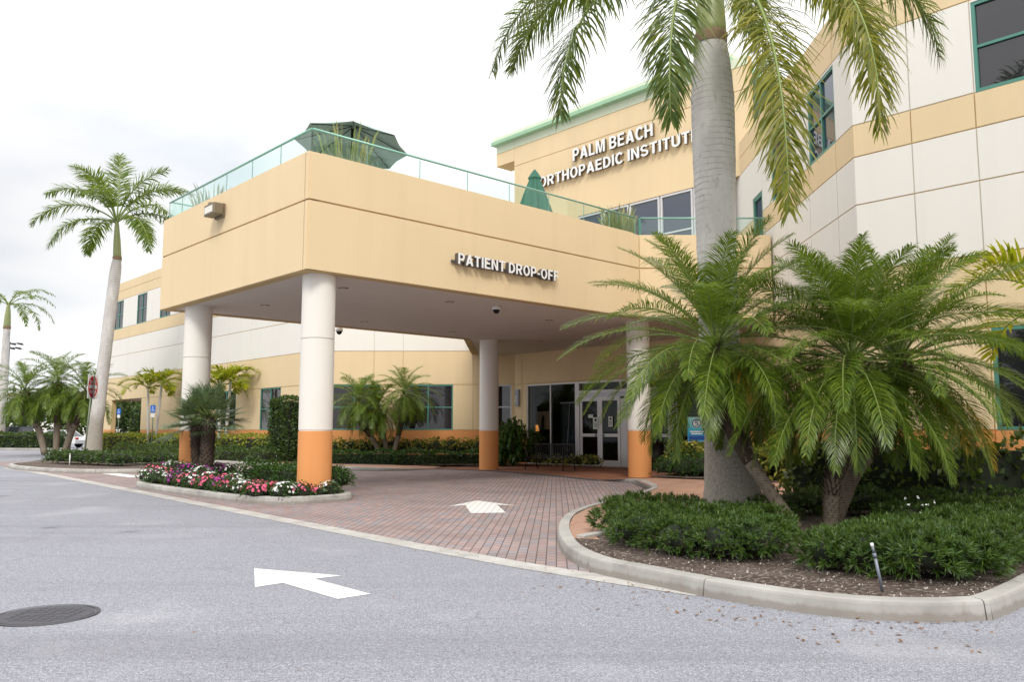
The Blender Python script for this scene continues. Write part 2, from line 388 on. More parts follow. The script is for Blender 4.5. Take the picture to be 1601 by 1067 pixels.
M['grass'] = leafmat('plume_grass', [(0, (.13, .19, .07)), (.5, (.28, .32, .13)), (1, (.52, .40, .17))], .6, .3)
M['grass_pale'] = leafmat('pale_terrace_grass', [(0, (.16, .20, .16)), (.5, (.30, .34, .26)), (1, (.50, .50, .38))], .6, .3)
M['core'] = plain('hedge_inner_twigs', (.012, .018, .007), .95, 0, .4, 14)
M['stem'] = plain('woody_stem', (.06, .045, .03), .9)
M['fl_white'] = leafmat('flower_white', [(0, (.72, .74, .72)), (1, (.85, .86, .84))], .6, .15, tcol=(.8, .8, .8))
M['fl_magenta'] = leafmat('flower_magenta', [(0, (.26, .010, .22)), (1, (.48, .03, .40))], .6, .15, tcol=(.5, .02, .4))
M['fl_coral'] = leafmat('flower_coral', [(0, (.62, .05, .14)), (.6, (.76, .12, .24)), (1, (.80, .30, .44))], .6, .15, tcol=(.8, .2, .2))
M['litter'] = leafmat('dry_leaf', [(0, (.09, .045, .02)), (.5, (.22, .11, .04)), (1, (.34, .17, .06))], .8, .1, tcol=(.3, .15, .05))
M['stone'] = plain('white_chip_stone', (.52, .47, .42), .8, 0, .3, 9)
M['umbrella'] = plain('teal_canvas', (.24, .36, .33), .85, 0, .12, 5)
M['umbrella_dark'] = plain('dark_green_canvas', (.045, .15, .105), .85, 0, .15, 5)
M['iron'] = plain('cast_iron', (.075, .073, .085), .7, .2, .25, 40, .4, .2)
M['tyre'] = plain('tyre_rubber', (.02, .02, .02), .8)
M['car_white'] = plain('white_car_paint', (.75, .76, .77), .2)
M['car_dark'] = plain('dark_car_paint', (.03, .035, .05), .18)
M['car_silver'] = plain('silver_car_paint', (.42, .45, .5), .2, .4)
M['car_glass'] = mirror_glass('car_glass', (.015, .018, .02), .02, 1.6)
M['tail'] = plain('tail_lamp', (.45, .02, .02), .25)

# ------------------------------------------------------------------ camera, sky, sun
cam = bpy.data.cameras.new('camera'); co = bpy.data.objects.new('camera', cam); COL.objects.link(co)
cam.sensor_width = 36; cam.lens = 36 * 1295 / 1601; cam.clip_start = .1; cam.clip_end = 3000
co.location = (0, 0, 1.45); co.rotation_euler = (R(90) + math.atan(139.5 / 1295), 0, 0)
sc.camera = co

SUN_EL, SUN_AZ = R(44), R(272)      # azimuth of the sun measured from +X, counter-clockwise: behind the camera
w = bpy.data.worlds.new('World'); sc.world = w; w.use_nodes = True
nt = w.node_tree; nt.nodes.clear()
out = N(nt, 'ShaderNodeOutputWorld'); bg = N(nt, 'ShaderNodeBackground', Strength=.12)
sky = N(nt, 'ShaderNodeTexSky', sky_type='NISHITA'); sky.sun_disc = False
sky.sun_elevation = SUN_EL; sky.sun_rotation = R(90) - SUN_AZ
sky.dust_density = 2.5; sky.air_density = 1.0
tc = N(nt, 'ShaderNodeTexCoord'); mp = N(nt, 'ShaderNodeMapping'); mp.inputs['Scale'].default_value = (1, 1, 2.6)
L(nt, tc.outputs['Generated'], mp.inputs['Vector'])
cl = noise(nt, mp.outputs['Vector'], 2.2, 7, .55)
cl2 = noise(nt, mp.outputs['Vector'], 1.1, 4, .5)
sx = N(nt, 'ShaderNodeSeparateXYZ'); L(nt, tc.outputs['Generated'], sx.inputs[0])
low = ramp(nt, cl2, [(.42, (4.45, 4.5, 4.65)), (.60, (6.6, 6.6, 6.6))])
cloud = mixc(nt, low, (11.0, 11.0, 11.0), ramp(nt, sx.outputs[2], [(.18, (0, 0, 0)), (.8, (1, 1, 1))]))
mask = ramp(nt, cl, [(.30, (.72, .72, .72)), (.46, (1, 1, 1))])
L(nt, mixc(nt, sky.outputs[0], cloud, mask), bg.inputs['Color'])
L(nt, bg.outputs[0], out.inputs[0])

sl = bpy.data.lights.new('sun', 'SUN'); sl.energy = 1.45; sl.angle = R(16); sl.color = (1, .95, .87)
so = bpy.data.objects.new('sun', sl); COL.objects.link(so)
d = -V(math.cos(SUN_EL) * math.cos(SUN_AZ), math.cos(SUN_EL) * math.sin(SUN_AZ), math.sin(SUN_EL))
so.rotation_euler = d.to_track_quat('-Z', 'Y').to_euler(); so.location = (0, 0, 60)
vs = sc.view_settings; vs.view_transform = 'Standard'; vs.look = 'None'; vs.exposure = .55; vs.gamma = 1; vs.use_curve_mapping = False

# ------------------------------------------------------------------ site frame
A = V(-.682, .731, 0)       # along the canopy's left face and the long walls, towards the far left
B = V(.731, .682, 0)        # along the canopy's lettered face, towards the entrance
C0 = V(-4.22, 16.80, 0)     # the canopy's near corner on the ground
SOF, JNT, PAR = 4.74, 6.23, 7.24
def ab(a, b, z=0): return C0 + A * a + B * b + V(0, 0, z)

def sheet(name, poly, z, mat):
    mb = MB(); mb.face([(p[0], p[1], p[2] if len(p) > 2 else z) for p in poly]);
    o = struct(name, mb, mat)
    bm = bmesh.new(); bm.from_mesh(o.data)
    bmesh.ops.triangulate(bm, faces=bm.faces[:]); bmesh.ops.recalc_face_normals(bm, faces=bm.faces)
    if sum(f.normal.z for f in bm.faces) < 0: bmesh.ops.reverse_faces(bm, faces=bm.faces)
    bm.to_mesh(o.data); bm.free(); return o

def smooth_path(pts, sub=6, closed=False):
    P = [V(p[0], p[1], p[2] if len(p) > 2 else 0) for p in pts]; n = len(P); res = []
    rng = range(n if closed else n - 1)
    for i in rng:
        p0 = P[(i - 1) % n] if closed or i > 0 else P[0]; p1 = P[i]; p2 = P[(i + 1) % n]
        p3 = P[(i + 2) % n] if closed or i + 2 < n else P[-1]
        for k in range(sub):
            t = k / sub
            res.append(.5 * ((2 * p1) + (p2 - p0) * t + (2 * p0 - 5 * p1 + 4 * p2 - p3) * t * t + (3 * p1 - p0 - 3 * p2 + p3) * t ** 3))
    if not closed: res.append(P[-1])
    return res

def kerb(name, pts, side, closed=False, sub=6, wid=.17, joint=3.0, h=.15):
    """concrete kerb swept along its street-side foot line; side=+1 keeps the planting on the left of travel;
    the third value of a point scales its height. Cut by narrow joints."""
    P = smooth_path(pts, sub, closed); n = len(P); mb = MB()
    hs = [p.z if len(pts[0]) > 2 else 1.0 for p in P]
    prof = [(0, -.02), (.022, .118), (.03, .138), (.05, .15), (wid, .152), (wid, -.02)]
    rings = []
    for k, p in enumerate(P):
        a = P[(k - 1) % n] if closed or k > 0 else P[0]; b = P[(k + 1) % n] if closed or k < n - 1 else P[-1]
        t = V(b.x - a.x, b.y - a.y, 0); t = unit(t); nrm = V(-t.y, t.x, 0) * side
        rings.append((t, [V(p.x, p.y, 0) + nrm * x + V(0, 0, (z * hs[k] * h / .15) if z > 0 else z) for x, z in prof]))
    acc = 0.0; m = len(prof)
    for k in range(n if closed else n - 1):
        t0, r0 = rings[k]; t1, r1 = rings[(k + 1) % n]
        seg = (r1[0] - r0[0]).length; acc += seg; g0 = V(0, 0, 0)
        if acc > joint: acc = 0; g0 = t1 * -.012
        r1g = [q + g0 for q in r1]
        for j in range(m - 1):
            q = [r0[j], r1g[j], r1g[j + 1], r0[j + 1]]
            mb.face(q if side > 0 else q[::-1], 0, j in (1, 2))
        if g0.length > 0 or (not closed and k == n - 2): mb.face(r1g)
        if acc == 0 or (not closed and k == 0): mb.face([q for q in (r0 if k == 0 else r1)])
    return struct(name, mb, M['concrete']), [r[1][4] for r in rings]

# ------------------------------------------------------------------ ground
g = MB(); g.face([(-900, -300, 0), (900, -300, 0), (900, 1500, 0), (-900, 1500, 0)]); struct('asphalt_road', g, M['asphalt'])
isl_r = [(3.12, 19.0), (2.2, 16.6), (1.55, 15.3), (1.10, 14.2), (.80, 13.1), (.62, 11.67), (.58, 10.31), (.65, 9.33), (.88, 8.55), (1.25, 8.02),
         (1.67, 7.43), (2.09, 6.98), (2.48, 6.66), (2.9, 6.50), (3.29, 6.47), (3.68, 6.53)]
strip_o = [(-19.5, 31.95), (-16.6, 28.9), (-11.08, 22.3), (-6.0, 16.15), (-3.33, 12.95), (-1.45, 10.66), (0, 9.0), (.87, 8.12), (1.6, 7.45)]
dirn = unit(V(21.1, -24.5, 0)); off = V(-dirn.y, dirn.x, 0) * .32
strip_i = [(x + off.x, y + off.y) for x, y in strip_o]
sheet('brick_drive', strip_i[:-1] + [(1.4, 8.4), (.95, 9.4), (.9, 11), (1.0, 13), (1.5, 14.4), (3.35, 19), (3.5, 21.5), (3.3, 23.6), (2.4, 24.3), (1.91, 25.2), (.62, 27.8),
      (-.92, 30.0), (-2.88, 31.4), (-3.6, 30.0), (-6.9, 30.6), (-9, 32.8), (-11.5, 35.3), (-14, 37.3), (-19, 41), (-24, 38)], .004, M['pavers'])
sheet('concrete_edge_strip', strip_o + strip_i[::-1], .004, M['strip'])
# entrance slab, walkway and the dark flush border along the drive
sheet('entrance_walk', [(2.4, 24.1, .012), (1.91, 25.1, .012), (.62, 27.65, .012), (-.92, 29.8, .012), (-2.95, 31.25, .012), (-1.7, 36.3, .03), (.15, 36.3, .03), (7.6, 28.3, .03), (5.6, 25.2, .06)], .02, M['entrance'])
ln = [V(-2.95, 31.2, 0), V(-.92, 29.72, 0), V(.62, 27.55, 0), V(1.91, 25.0, 0), V(2.45, 23.95, 0)]
bd = MB()
for p, q in zip(ln[:-1], ln[1:]):
    t = unit(q - p); nn = V(-t.y, t.x, 0) * .34
    if nn.x < 0: nn = -nn
    bd.face([p + V(0, 0, .018), q + V(0, 0, .018), q + nn + V(0, 0, .018), p + nn + V(0, 0, .018)])
struct('flush_border', bd, plain('grey_border_pavers', (.10, .092, .095), .85, 0, .25, 9))
sheet('walkway', [(2.5, 23.95, .03), (3.3, 23.0, .12), (3.28, 20.7, .135), (3.25, 19, .135), (2.35, 16.5, .135), (1.7, 15.3, .135), (1.25, 14.1, .135), (.95, 13, .135), (.78, 11.6, .135),
      (.74, 10.3, .135), (1.2, 10.2, .135), (2.0, 12.2, .135), (2.8, 14.4, .135), (4.2, 15.4, .135), (7.6, 20, .135), (7.6, 26, .1), (5.6, 25.1, .066)], .135, M['walkway'])
_, kin = kerb('kerb', isl_r, 1, joint=2.3)
kerb('kerb', [(3.70, 6.55, 1), (4.05, 6.86, 1), (4.6, 7.42, 1), (5.6, 8.5, 1), (7.5, 10.6, 1), (10, 13.4, 1)], 1, joint=30, sub=3)
kerb('kerb', [(2.45, 23.98, .12), (2.95, 23.55, .5), (3.25, 22.7, .9), (3.33, 21.4, 1), (3.28, 20.0, 1), (3.1, 18.9, 1)], 1, joint=9)
bed = [(p.x, p.y, .128) for p in kin if p.y < 10.4]
sheet('planting_bed', bed + [(3.80, 6.80, .13), (4.10, 7.02, .13), (4.62, 7.56, .13), (5.56, 8.60, .13), (7.44, 10.72, .13), (9.85, 13.5, .13), (12, 16, .15), (7.6, 18.2, .15), (6.5, 17.8, .15), (4.4, 15.2, .16), (2.9, 14.2, .15), (2.05, 12.0, .145), (1.25, 10.75, .14)], .14, M['soil'])
# low concrete edging between the walkway tip and the bed
ed = MB(); p, q = V(.84, 10.35, 0), V(2.0, 11.85, 0); t = unit(q - p); nn = V(-t.y, t.x, 0)
ed.box((p + q) / 2 + V(0, 0, .12), ((q - p).length, .13, .1), 0, (t, nn, V(0, 0, 1)), .012); struct('bed_edging', ed, M['concrete'])
sheet('planting_bed', [(3.9, 23.9), (7.5, 20.4), (7.5, 25.6), (5.9, 26.4), (5.0, 25.2)], .142, M['soil'])
# flower island under the canopy's front columns
def island(name_bed, center, ax, half_l, half_w, zbed=.14, taper=.0):
    pts = []
    for k in range(24):
        th = 2 * math.pi * k / 24
        cx_, sx_ = math.cos(th), math.sin(th)
        x = half_l * (abs(cx_) ** .55) * (1 if cx_ > 0 else -1); y = half_w * (abs(sx_) ** .6) * (1 if sx_ > 0 else -1)
        p = V(center[0], center[1], 0) + ax * x + V(-ax.y, ax.x, 0) * y
        pts.append((p.x, p.y))
    _, k_ = kerb('kerb', pts, 1, True, 2, joint=3.6)
    sheet(name_bed, [(p.x, p.y, zbed) for p in k_], zbed, M['soil'])
island('flower_bed', (-6.55, 19.75), A, 4.1, 1.32)
# left island with the sign and the palms, and the kerb of the rear walk
kerb('kerb', [(-14.2, 34.5), (-12.7, 31.5), (-12.0, 29.4), (-12.3, 28.15), (-14.2, 27.9), (-15.7, 28.6), (-17.4, 29.9), (-19.2, 31.9), (-19.9, 33.6), (-19.6, 35.4)], -1, joint=4)
sheet('planting_bed', [(-14.3, 34.3), (-12.85, 31.4), (-12.15, 29.4), (-12.5, 28.3), (-14.2, 28.1), (-15.6, 28.8), (-17.3, 30.1), (-19.0, 32.0), (-19.7, 33.6), (-24, 46), (-28, 54), (-25, 54), (-18, 44), (-14, 36)], .14, M['soil'])
kerb('kerb', [(-24, 46.5, 1), (-16.8, 39.6, 1), (-14.0, 37.0, 1), (-11.5, 34.8, 1), (-9, 32.4, 1), (-6.9, 30.4, 1), (-5.7, 29.7, 1), (-4.7, 29.5, .9), (-3.7, 29.9, .5), (-2.95, 31.0, .1)], 1, joint=3.2)
sheet('rear_walk', [(-24, 46.7, .14), (-16.7, 39.8, .14), (-13.9, 37.2, .14), (-11.4, 35.0, .14), (-8.9, 32.6, .14), (-6.8, 30.6, .14), (-5.65, 29.9, .14), (-4.7, 29.7, .13), (-3.75, 30.1, .08), (-3.0, 31.2, .02), (-2.6, 33.6, .03),
      (-4.7, 32.6, .13), (-6.2, 32.6, .145), (-8, 34, .145), (-13, 38.6, .145), (-23, 48, .145)], .14, M['walkway'])
sheet('planting_bed', [(-2.55, 33.3, .05), (-4.7, 31.9, .15), (-6.2, 31.9, .15), (-7.9, 33.4, .15), (-12.9, 38.0, .15), (-23, 47.6, .15), (-26.5, 55, .15), (-10.8, 38.3, .15), (-8.7, 36.2, .15), (-.3, 36.25, .06), (-.2, 33.5, .05), (-1.4, 32.6, .05)], .15, M['soil'])
kerb('kerb', [(-60, 66), (-48, 63), (-36, 60.5), (-33.5, 60.0), (-32.5, 61.5)], 1, joint=8, sub=3)

# painted arrows
def arrow(tip, d, hl, hw, sl, sw, z, label, nk=.82):
    d = unit(V(d[0], d[1], 0)); n = V(-d.y, d.x, 0); t = V(tip[0], tip[1], z); mb = MB()
    P = lambda x, y: t - d * x + n * y
    mb.face([P(0, 0), P(hl, hw), P(hl * nk, sw)][::1]); mb.face([P(0, 0), P(hl * nk, -sw), P(hl, -hw)])
    mb.face([P(0, 0), P(hl * nk, sw), P(hl + sl, sw), P(hl + sl, -sw), P(hl * nk, -sw)])
    o = mb.build('painted_arrow', M['paint_bricks'] if z > .005 else M['paint'])
    bm = bmesh.new(); bm.from_mesh(o.data); bmesh.ops.recalc_face_normals(bm, faces=bm.faces)
    for f in bm.faces:
        if f.normal.z < 0: f.normal_flip()
    bm.to_mesh(o.data); bm.free()
    return tag(o, label, 'road marking', 'white arrows painted on the ground')
arrow((-2.71, 8.91), (-.67, .742), 1.0, .455, .99, .165, .004, 'white arrow painted on the grey asphalt, pointing away to the left', .98)
arrow((-.72, 17.3), (-.12, 1), 1.25, .66, 1.35, .31, .0085, 'white arrow painted on the brick paving, pointing to the covered entrance')
arrow((-15.3, 30.1), (-.66, .75), 1.5, .7, 4.2, .24, .0085, 'long white arrow painted on bricks between the flower island and left island')

mh = MB()
def disc(mb, c, r, z, n=40, m=0): mb.face([(c[0] + r * math.cos(2 * math.pi * k / n), c[1] + r * math.sin(2 * math.pi * k / n), z) for k in range(n)], m)
mhc = (-3.66, 6.70)
t = thing('manhole_cover', (mhc[0], mhc[1], 0), 'round dark iron manhole cover set in the asphalt', 'manhole cover')
disc(mh, mhc, .345, .008); 
for k in range(-4, 5):
    for j in range(-4, 5):
        if k * k + j * j < 15 and not (abs(j) < 1 and abs(k) < 3): mh.box((mhc[0] + k * .07, mhc[1] + j * .07, .0095), (.045, .045, .003))
mh.box((mhc[0], mhc[1], .0095), (.30, .035, .004), 0, (unit(V(1, .3, 0)), unit(V(-.3, 1, 0)), V(0, 0, 1)))
mh.build('lid', M['iron'], t)
rg = MB()
for k in range(48):
    a0, a1 = 2 * math.pi * k / 48, 2 * math.pi * (k + 1) / 48
    rg.face([(mhc[0] + r * math.cos(a), mhc[1] + r * math.sin(a), .009) for r, a in ((.355, a0), (.385, a0), (.385, a1), (.355, a1))])
rg.build('rim', M['iron'], t)

# ------------------------------------------------------------------ walls with reveals
def facade(mb, p0, d, length, levels, vj, openings, nrm, thick=.28, gap=.014, proud=.024, mats=None, bm_=None):
    """panels standing proud of a backing wall, separated by grooves at every level and joint; openings are (s0,s1,z0,z1)"""
    d = unit(V(d)); nrm = unit(V(nrm)); up = V(0, 0, 1); p0 = V(p0)
    S = sorted(set([0.0, length] + [x for o in openings for x in o[:2]]))
    Z = sorted(set([levels[0][0], levels[-1][1]] + [x for o in openings for x in o[2:]] + [l[0] + .02 for l in levels[1:] if l[2] == 1] + [l[1] - .02 for l in levels[:-1] if l[2] == 1]))
    def bandmat(z): return 6 if any(l[0] < z < l[1] and l[2] == 1 for l in levels) else (7 if any(l[0] < z < l[1] and l[2] == 2 for l in levels) else 3)
    def hole(s0, s1, z0, z1):
        sm, zm = (s0 + s1) / 2, (z0 + z1) / 2
        return any(o[0] - 1e-6 < sm < o[1] + 1e-6 and o[2] - 1e-6 < zm < o[3] + 1e-6 for o in openings)
    def slab(s0, s1, z0, z1, m, q0, q1):
        c = p0 + d * ((s0 + s1) / 2) + up * ((z0 + z1) / 2) + nrm * ((q0 + q1) / 2)
        mb.box(c, (s1 - s0, q1 - q0, z1 - z0), m, (d, nrm, up))
    for a, b in zip(S[:-1], S[1:]):
        for z0, z1 in zip(Z[:-1], Z[1:]):
            if b - a > 1e-4 and z1 - z0 > 1e-4 and not hole(a, b, z0, z1):
                slab(a, b, z0, z1, bandmat((z0 + z1) / 2), -thick, 0)
    S2 = sorted(set(S + list(vj)))
    lz = [l[0] for l in levels]
    for z0, z1, m in levels:
        ZZ = sorted(set([z0, z1] + [x for o in openings for x in o[2:] if z0 < x < z1]))
        for a, b in zip(S2[:-1], S2[1:]):
            for y0, y1 in zip(ZZ[:-1], ZZ[1:]):
                if b - a < 1e-4 or y1 - y0 < 1e-4 or hole(a, b, y0, y1): continue
                ga = gap if any(abs(a - v) < 1e-6 for v in vj) else 0; gb = gap if any(abs(b - v) < 1e-6 for v in vj) else 0
                g0 = gap if (abs(y0 - z0) < 1e-6 and y0 > .01) else 0; g1 = gap if abs(y1 - z1) < 1e-6 and z1 < levels[-1][1] - 1e-6 else 0
                slab(a + ga, b - gb, y0 + g0, y1 - g1, m, 0, proud)

def window(parent, p0, d, nrm, s0, s1, z0, z1, cols, rows, frame, glass, fw=.06, depth=.07, name='window', inset=.02):
    """frame mesh with a pane sub-part; cols/rows are the fractions at which bars stand"""
    d = unit(V(d)); nrm = unit(V(nrm)); up = V(0, 0, 1); p0 = V(p0); f = MB(); ax = (d, nrm, up)
    q = -depth / 2 + .03 - inset
    P = lambda s, z, o=0: p0 + d * s + up * z + nrm * (q + o)
    W = s1 - s0; H = z1 - z0
    f.box(P(s0 + fw / 2, (z0 + z1) / 2), (fw, depth, H), 0, ax); f.box(P(s1 - fw / 2, (z0 + z1) / 2), (fw, depth, H), 0, ax)
    f.box(P((s0 + s1) / 2, z0 + fw / 2), (W - 2 * fw, depth, fw), 0, ax); f.box(P((s0 + s1) / 2, z1 - fw / 2), (W - 2 * fw, depth, fw), 0, ax)
    for c in cols: f.box(P(s0 + W * c, (z0 + z1) / 2), (fw * .9, depth * .9, H - 2 * fw), 0, ax)
    for r in rows: f.box(P((s0 + s1) / 2, z0 + H * r), (W - 2 * fw, depth * .84, fw * .8), 0, ax)
    wo = f.build(name, frame, parent)
    g_ = MB(); g_.box(P((s0 + s1) / 2, (z0 + z1) / 2, -.012), (W - fw, .012, H - fw), 0, ax)
    g_.build('pane', glass, wo)
    return wo

WM = [M['yellow'], M['cream'], M['orange'], M['groove'], M['palegreen'], M['cornice'], stucco('cream_joint', (.66, .62, .54), .05), M['orange']]
LV = [(0, 1.45, 2), (1.45, 3.44, 0), (3.44, 4.91, 0), (4.91, 6.40, 1), (6.40, 7.49, 1), (7.49, 8.22, 0), (8.22, 10.18, 1), (10.18, 10.78, 0), (10.78, 11.33, 0)]
bld = thing('clinic_building', (2.0, 36, 0), 'cream, yellow and orange clinic building with green window frames and white entrance doors', 'building')
NA = V(-B.x, -B.y, 0)        # outward normal of the walls that run along A
# left wing
LW0 = V(-8.74, 36.35, 0); dl = 2.87
wl = MB(); LWlen = 25.2 + dl
lw_low = [(4.71, 7.05), (0.0, 2.06)]; lw_up = [(14.0, 15.7), (17.95, 19.7), (22.3, 24.05), (10.2, 11.9), (6.3, 8.0), (2.4, 4.1)]
ops = [(18.1 + dl, 23.7 + dl, 0, 3.44)] + [(a + dl, b + dl, 1.45, 3.44) for a, b in lw_low] + [(a + dl, b + dl, 8.22, 10.12) for a, b in lw_up]
facade(wl, LW0, A, LWlen, LV, [dl + s for s in (3.2, 5.9, 8.6, 12.5, 16.9, 21.1)], ops, NA)
wl.build('wall', WM, bld)
rv = MB()     # end wall of the wing and reveals of the drive-through
e0 = LW0 + A * LWlen
facade(rv, e0, B, 14, LV, [4, 8], [(.6, 13, 0, 3.44)], A); rv.build('wall', WM, bld)
for a, b in lw_low: window(bld, LW0, A, NA, a + dl, b + dl, 1.45, 3.44, [.5], [.5], M['green_frame'], M['window'])
for a, b in lw_up: window(bld, LW0, A, NA, a + dl, b + dl, 8.22, 10.12, [.5], [.5], M['green_frame'], M['window'])
# passage ceiling and side walls
ps = MB()
c = LW0 + A * (18.1 + dl - .15) + B * 5.3
ps.box(c + V(0, 0, 1.72), (.28, 10, 3.44), 0, (A, B, V(0, 0, 1)))
ps.box(LW0 + A * (20.9 + dl) + B * 5.4 + V(0, 0, 3.6), (5.4, 10, .2), 1, (A, B, V(0, 0, 1)))
ps.build('passage', [M['yellow'], M['soffit']], bld)
# middle wall
wm = MB(); MX = V(.15, 36.35, 0)
mops = [(2.73, 4.91, 1.45, 3.44), (5.92, 8.2, 1.45, 3.44), (.16, .82, .35, 3.44)]
facade(wm, MX, V(-1, 0, 0), 8.89, LV, [1.86, 4.94, 6.22], mops, V(0, -1, 0)); wm.build('wall', WM, bld)
window(bld, MX, V(-1, 0, 0), V(0, -1, 0), 2.73, 4.91, 1.45, 3.44, [.5], [.5], M['green_frame'], M['window'])
window(bld, MX, V(-1, 0, 0), V(0, -1, 0), 5.92, 8.2, 1.45, 3.44, [.5], [.5], M['green_frame'], M['window'])
window(bld, MX, V(-1, 0, 0), V(0, -1, 0), .16, .82, .35, 3.44, [], [.68], M['white_frame'], M['window'], .07)
# entrance wall
we = MB(); D_ = -A; ENlen = 11.2
facade(we, MX, D_, ENlen, [(0, 1.45, 2), (1.45, 3.44, 0), (3.44, 7.2, 0)], [.45], [(.73, 10.4, 0, 3.4)], NA); we.build('wall', WM, bld)
window(bld, MX, D_, NA, .73, 3.60, .03, 3.40, [.49], [], M['white_frame'], M['lobby_glass'], .06, .1, 'storefront_window')
window(bld, MX, D_, NA, 8.5, 10.4, .03, 3.40, [], [], M['white_frame'], M['lobby_glass'], .05, .1, 'storefront_window')
fr = MB(); ax = (D_, NA, V(0, 0, 1))
P = lambda s, z, o=0: MX + D_ * s + V(0, 0, z) + NA * (o - .02)
for s_ in (3.70, 8.36): fr.box(P(s_, 1.71), (.19, .13, 3.38), 0, ax)
fr.box(P(6.03, 3.36), (4.47, .12, .08), 0, ax); fr.box(P(6.03, 2.98), (4.47, .12, .11), 0, ax)
for s_ in (5.95, ): fr.box(P(s_, 3.18), (.07, .1, .28), 0, ax)
fr.box(P(6.03, 2.84), (4.47, .1, .17), 1, ax)
df = fr.build('door_frame', [M['white_frame'], plain('aluminium_header', (.40, .40, .43), .35, .5)], bld)
tg = MB(); tg.box(P(6.03, 3.17, -.02), (4.4, .012, .30), 0, ax); tg.build('transom_pane', M['lobby_glass'], df)
for k, (s0, s1) in enumerate(((3.80, 4.86), (4.88, 5.92), (6.14, 7.18), (7.20, 8.26))):
    dm = MB(); o_ = .0 if k % 3 == 0 else .035
    w_ = s1 - s0; st = .13
    dm.box(P(s0 + st / 2, 1.40, o_), (st, .05, 2.72), 0, ax); dm.box(P(s1 - st / 2, 1.40, o_), (st, .05, 2.72), 0, ax)
    for z_, hh in ((.16, .24), (1.25, .12), (2.68, .16)): dm.box(P((s0 + s1) / 2, z_, o_), (w_ - 2 * st, .05, hh), 0, ax)
    do = dm.build('door', M['white_frame'], bld)
    gp = MB(); gp.box(P((s0 + s1) / 2, 1.40, o_), (w_ - .2, .012, 2.5), 0, ax); gp.build('pane', M['lobby_glass'], do)
    hd = MB(); hs = s1 - .2 if k % 2 == 0 else s0 + .2
    hd.box(P(hs, 1.25, o_ + .05), (.05, .05, .1), 0, ax); hd.build('handle', M['steel'], do)
fm = MB(); fm.box(P(6.03, 1.36), (.2, .09, 2.62), 0, ax); fm.build('door_post', M['white_frame'], bld)
# notices on the doors
def notice(s, z, w_, h, o, lines, label):
    t = thing('door_notice', P(s, z - h / 2, o), label, 'notice', 'paper notices on the entrance doors')
    mb = MB(); mb.box(P(s, z, o), (w_, .004, h), 0, ax); mk = mb
    if lines:
        mk.tube([P(s, z + h * .27, o + .004), P(s, z + h * .27, o + .0075)], w_ * .22, 14, 1)
        for k in range(3): mk.box(P(s, z - h * .02 - k * h * .13, o + .0055), (w_ * (.7 - .12 * (k % 2)), .003, h * .05), 1, ax)
    mb.build('sheet', [M['paper'], M['ink']], t)
notice(4.66, 1.72, .27, .46, .045, True, 'white paper notice on the leftmost entrance door, beside its glass edge')
notice(4.40, 2.0, .26, .14, .045, False, 'small blank strip notice above the paper on the leftmost door')
notice(5.45, 1.78, .22, .40, .075, True, 'white paper notice on the entrance door second from the left')
notice(7.42, 1.70, .24, .44, .075, True, 'white paper notice on the entrance door just right of the column')
notice(7.72, 2.05, .28, .14, .075, False, 'small blank strip notice on the entrance door right of the column')
# lobby behind the glass
lb = MB()
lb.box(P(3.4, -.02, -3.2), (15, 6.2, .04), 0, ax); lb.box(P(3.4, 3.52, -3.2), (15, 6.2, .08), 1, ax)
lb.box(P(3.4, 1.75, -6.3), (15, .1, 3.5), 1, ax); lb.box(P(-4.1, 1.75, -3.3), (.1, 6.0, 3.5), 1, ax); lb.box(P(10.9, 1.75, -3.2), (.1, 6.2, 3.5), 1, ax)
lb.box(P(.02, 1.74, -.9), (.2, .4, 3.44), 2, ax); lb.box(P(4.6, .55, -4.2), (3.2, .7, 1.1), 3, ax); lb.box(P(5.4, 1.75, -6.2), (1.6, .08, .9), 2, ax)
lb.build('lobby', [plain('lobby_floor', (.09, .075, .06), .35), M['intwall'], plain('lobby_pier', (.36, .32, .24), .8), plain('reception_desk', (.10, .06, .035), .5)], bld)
t = thing('whiteboard', P(-.85, 0, -2.6), 'pale board on a black easel seen behind the lobby glass', 'board')
mb = MB(); mb.box(P(-.82, 1.9, -2.6), (1.0, .03, .84), 0, ax); mb.build('board', plain('pale_board', (.66, .76, .80), .5), t)
for k, (x0, x1) in enumerate(((-1.0, -.86), (-.62, -.80), (-.8, -.83))):
    mb = MB(); mb.tube([P(x0, .1, -2.3 - .1 * (k == 2)), P(x1, 2.12, -2.52)], .022, 6); mb.build('leg', M['black'], t)
t = thing('table_lamp', P(-.45, 0, -1.6), 'lit amber table lamp inside the lobby window', 'lamp')
mb = MB(); mb.tube([P(-.45, 1.40, -1.6), P(-.45, 1.68, -1.6)], [.2, .16], 14); mb.build('lamp_shade', emit('amber_shade', (1, .36, .06), .75), t)
mb = MB(); mb.tube([P(-.45, .9, -1.6), P(-.45, 1.40, -1.6)], .03, 8); mb.box(P(-.45, .45, -1.6), (.6, .5, .9), 0, ax); mb.build('stand', M['dark'], t)
t = thing('wall_sconce_lamp', P(3.56, 2.0, -5.0), 'small lit wall lamp deep inside the lobby', 'lamp')
mb = MB(); mb.tube([P(3.56, 1.95, -5.0), P(3.56, 2.36, -5.0)], .075, 10); mb.build('lamp_shade', emit('warm_shade', (1, .62, .25), 1.8), t)
mb = MB(); mb.box(P(3.56, 1.2, -5.06), (.12, .12, 1.5), 0, ax); mb.build('stand', M['black'], t)
t = thing('banner_stand', P(2.65, .03, -.5), 'back of a dark roll-up banner with white top rail and tilted pole', 'banner stand')
mb = MB(); mb.box(P(2.68, 1.32, -.5), (.78, .012, 2.5), 0, ax); mb.build('banner', plain('banner_back', (.035, .04, .045), .6), t)
mb = MB(); mb.box(P(2.66, 2.59, -.49), (.84, .03, .045), 0, ax); mb.build('top_rail', M['whiteplastic'], t)
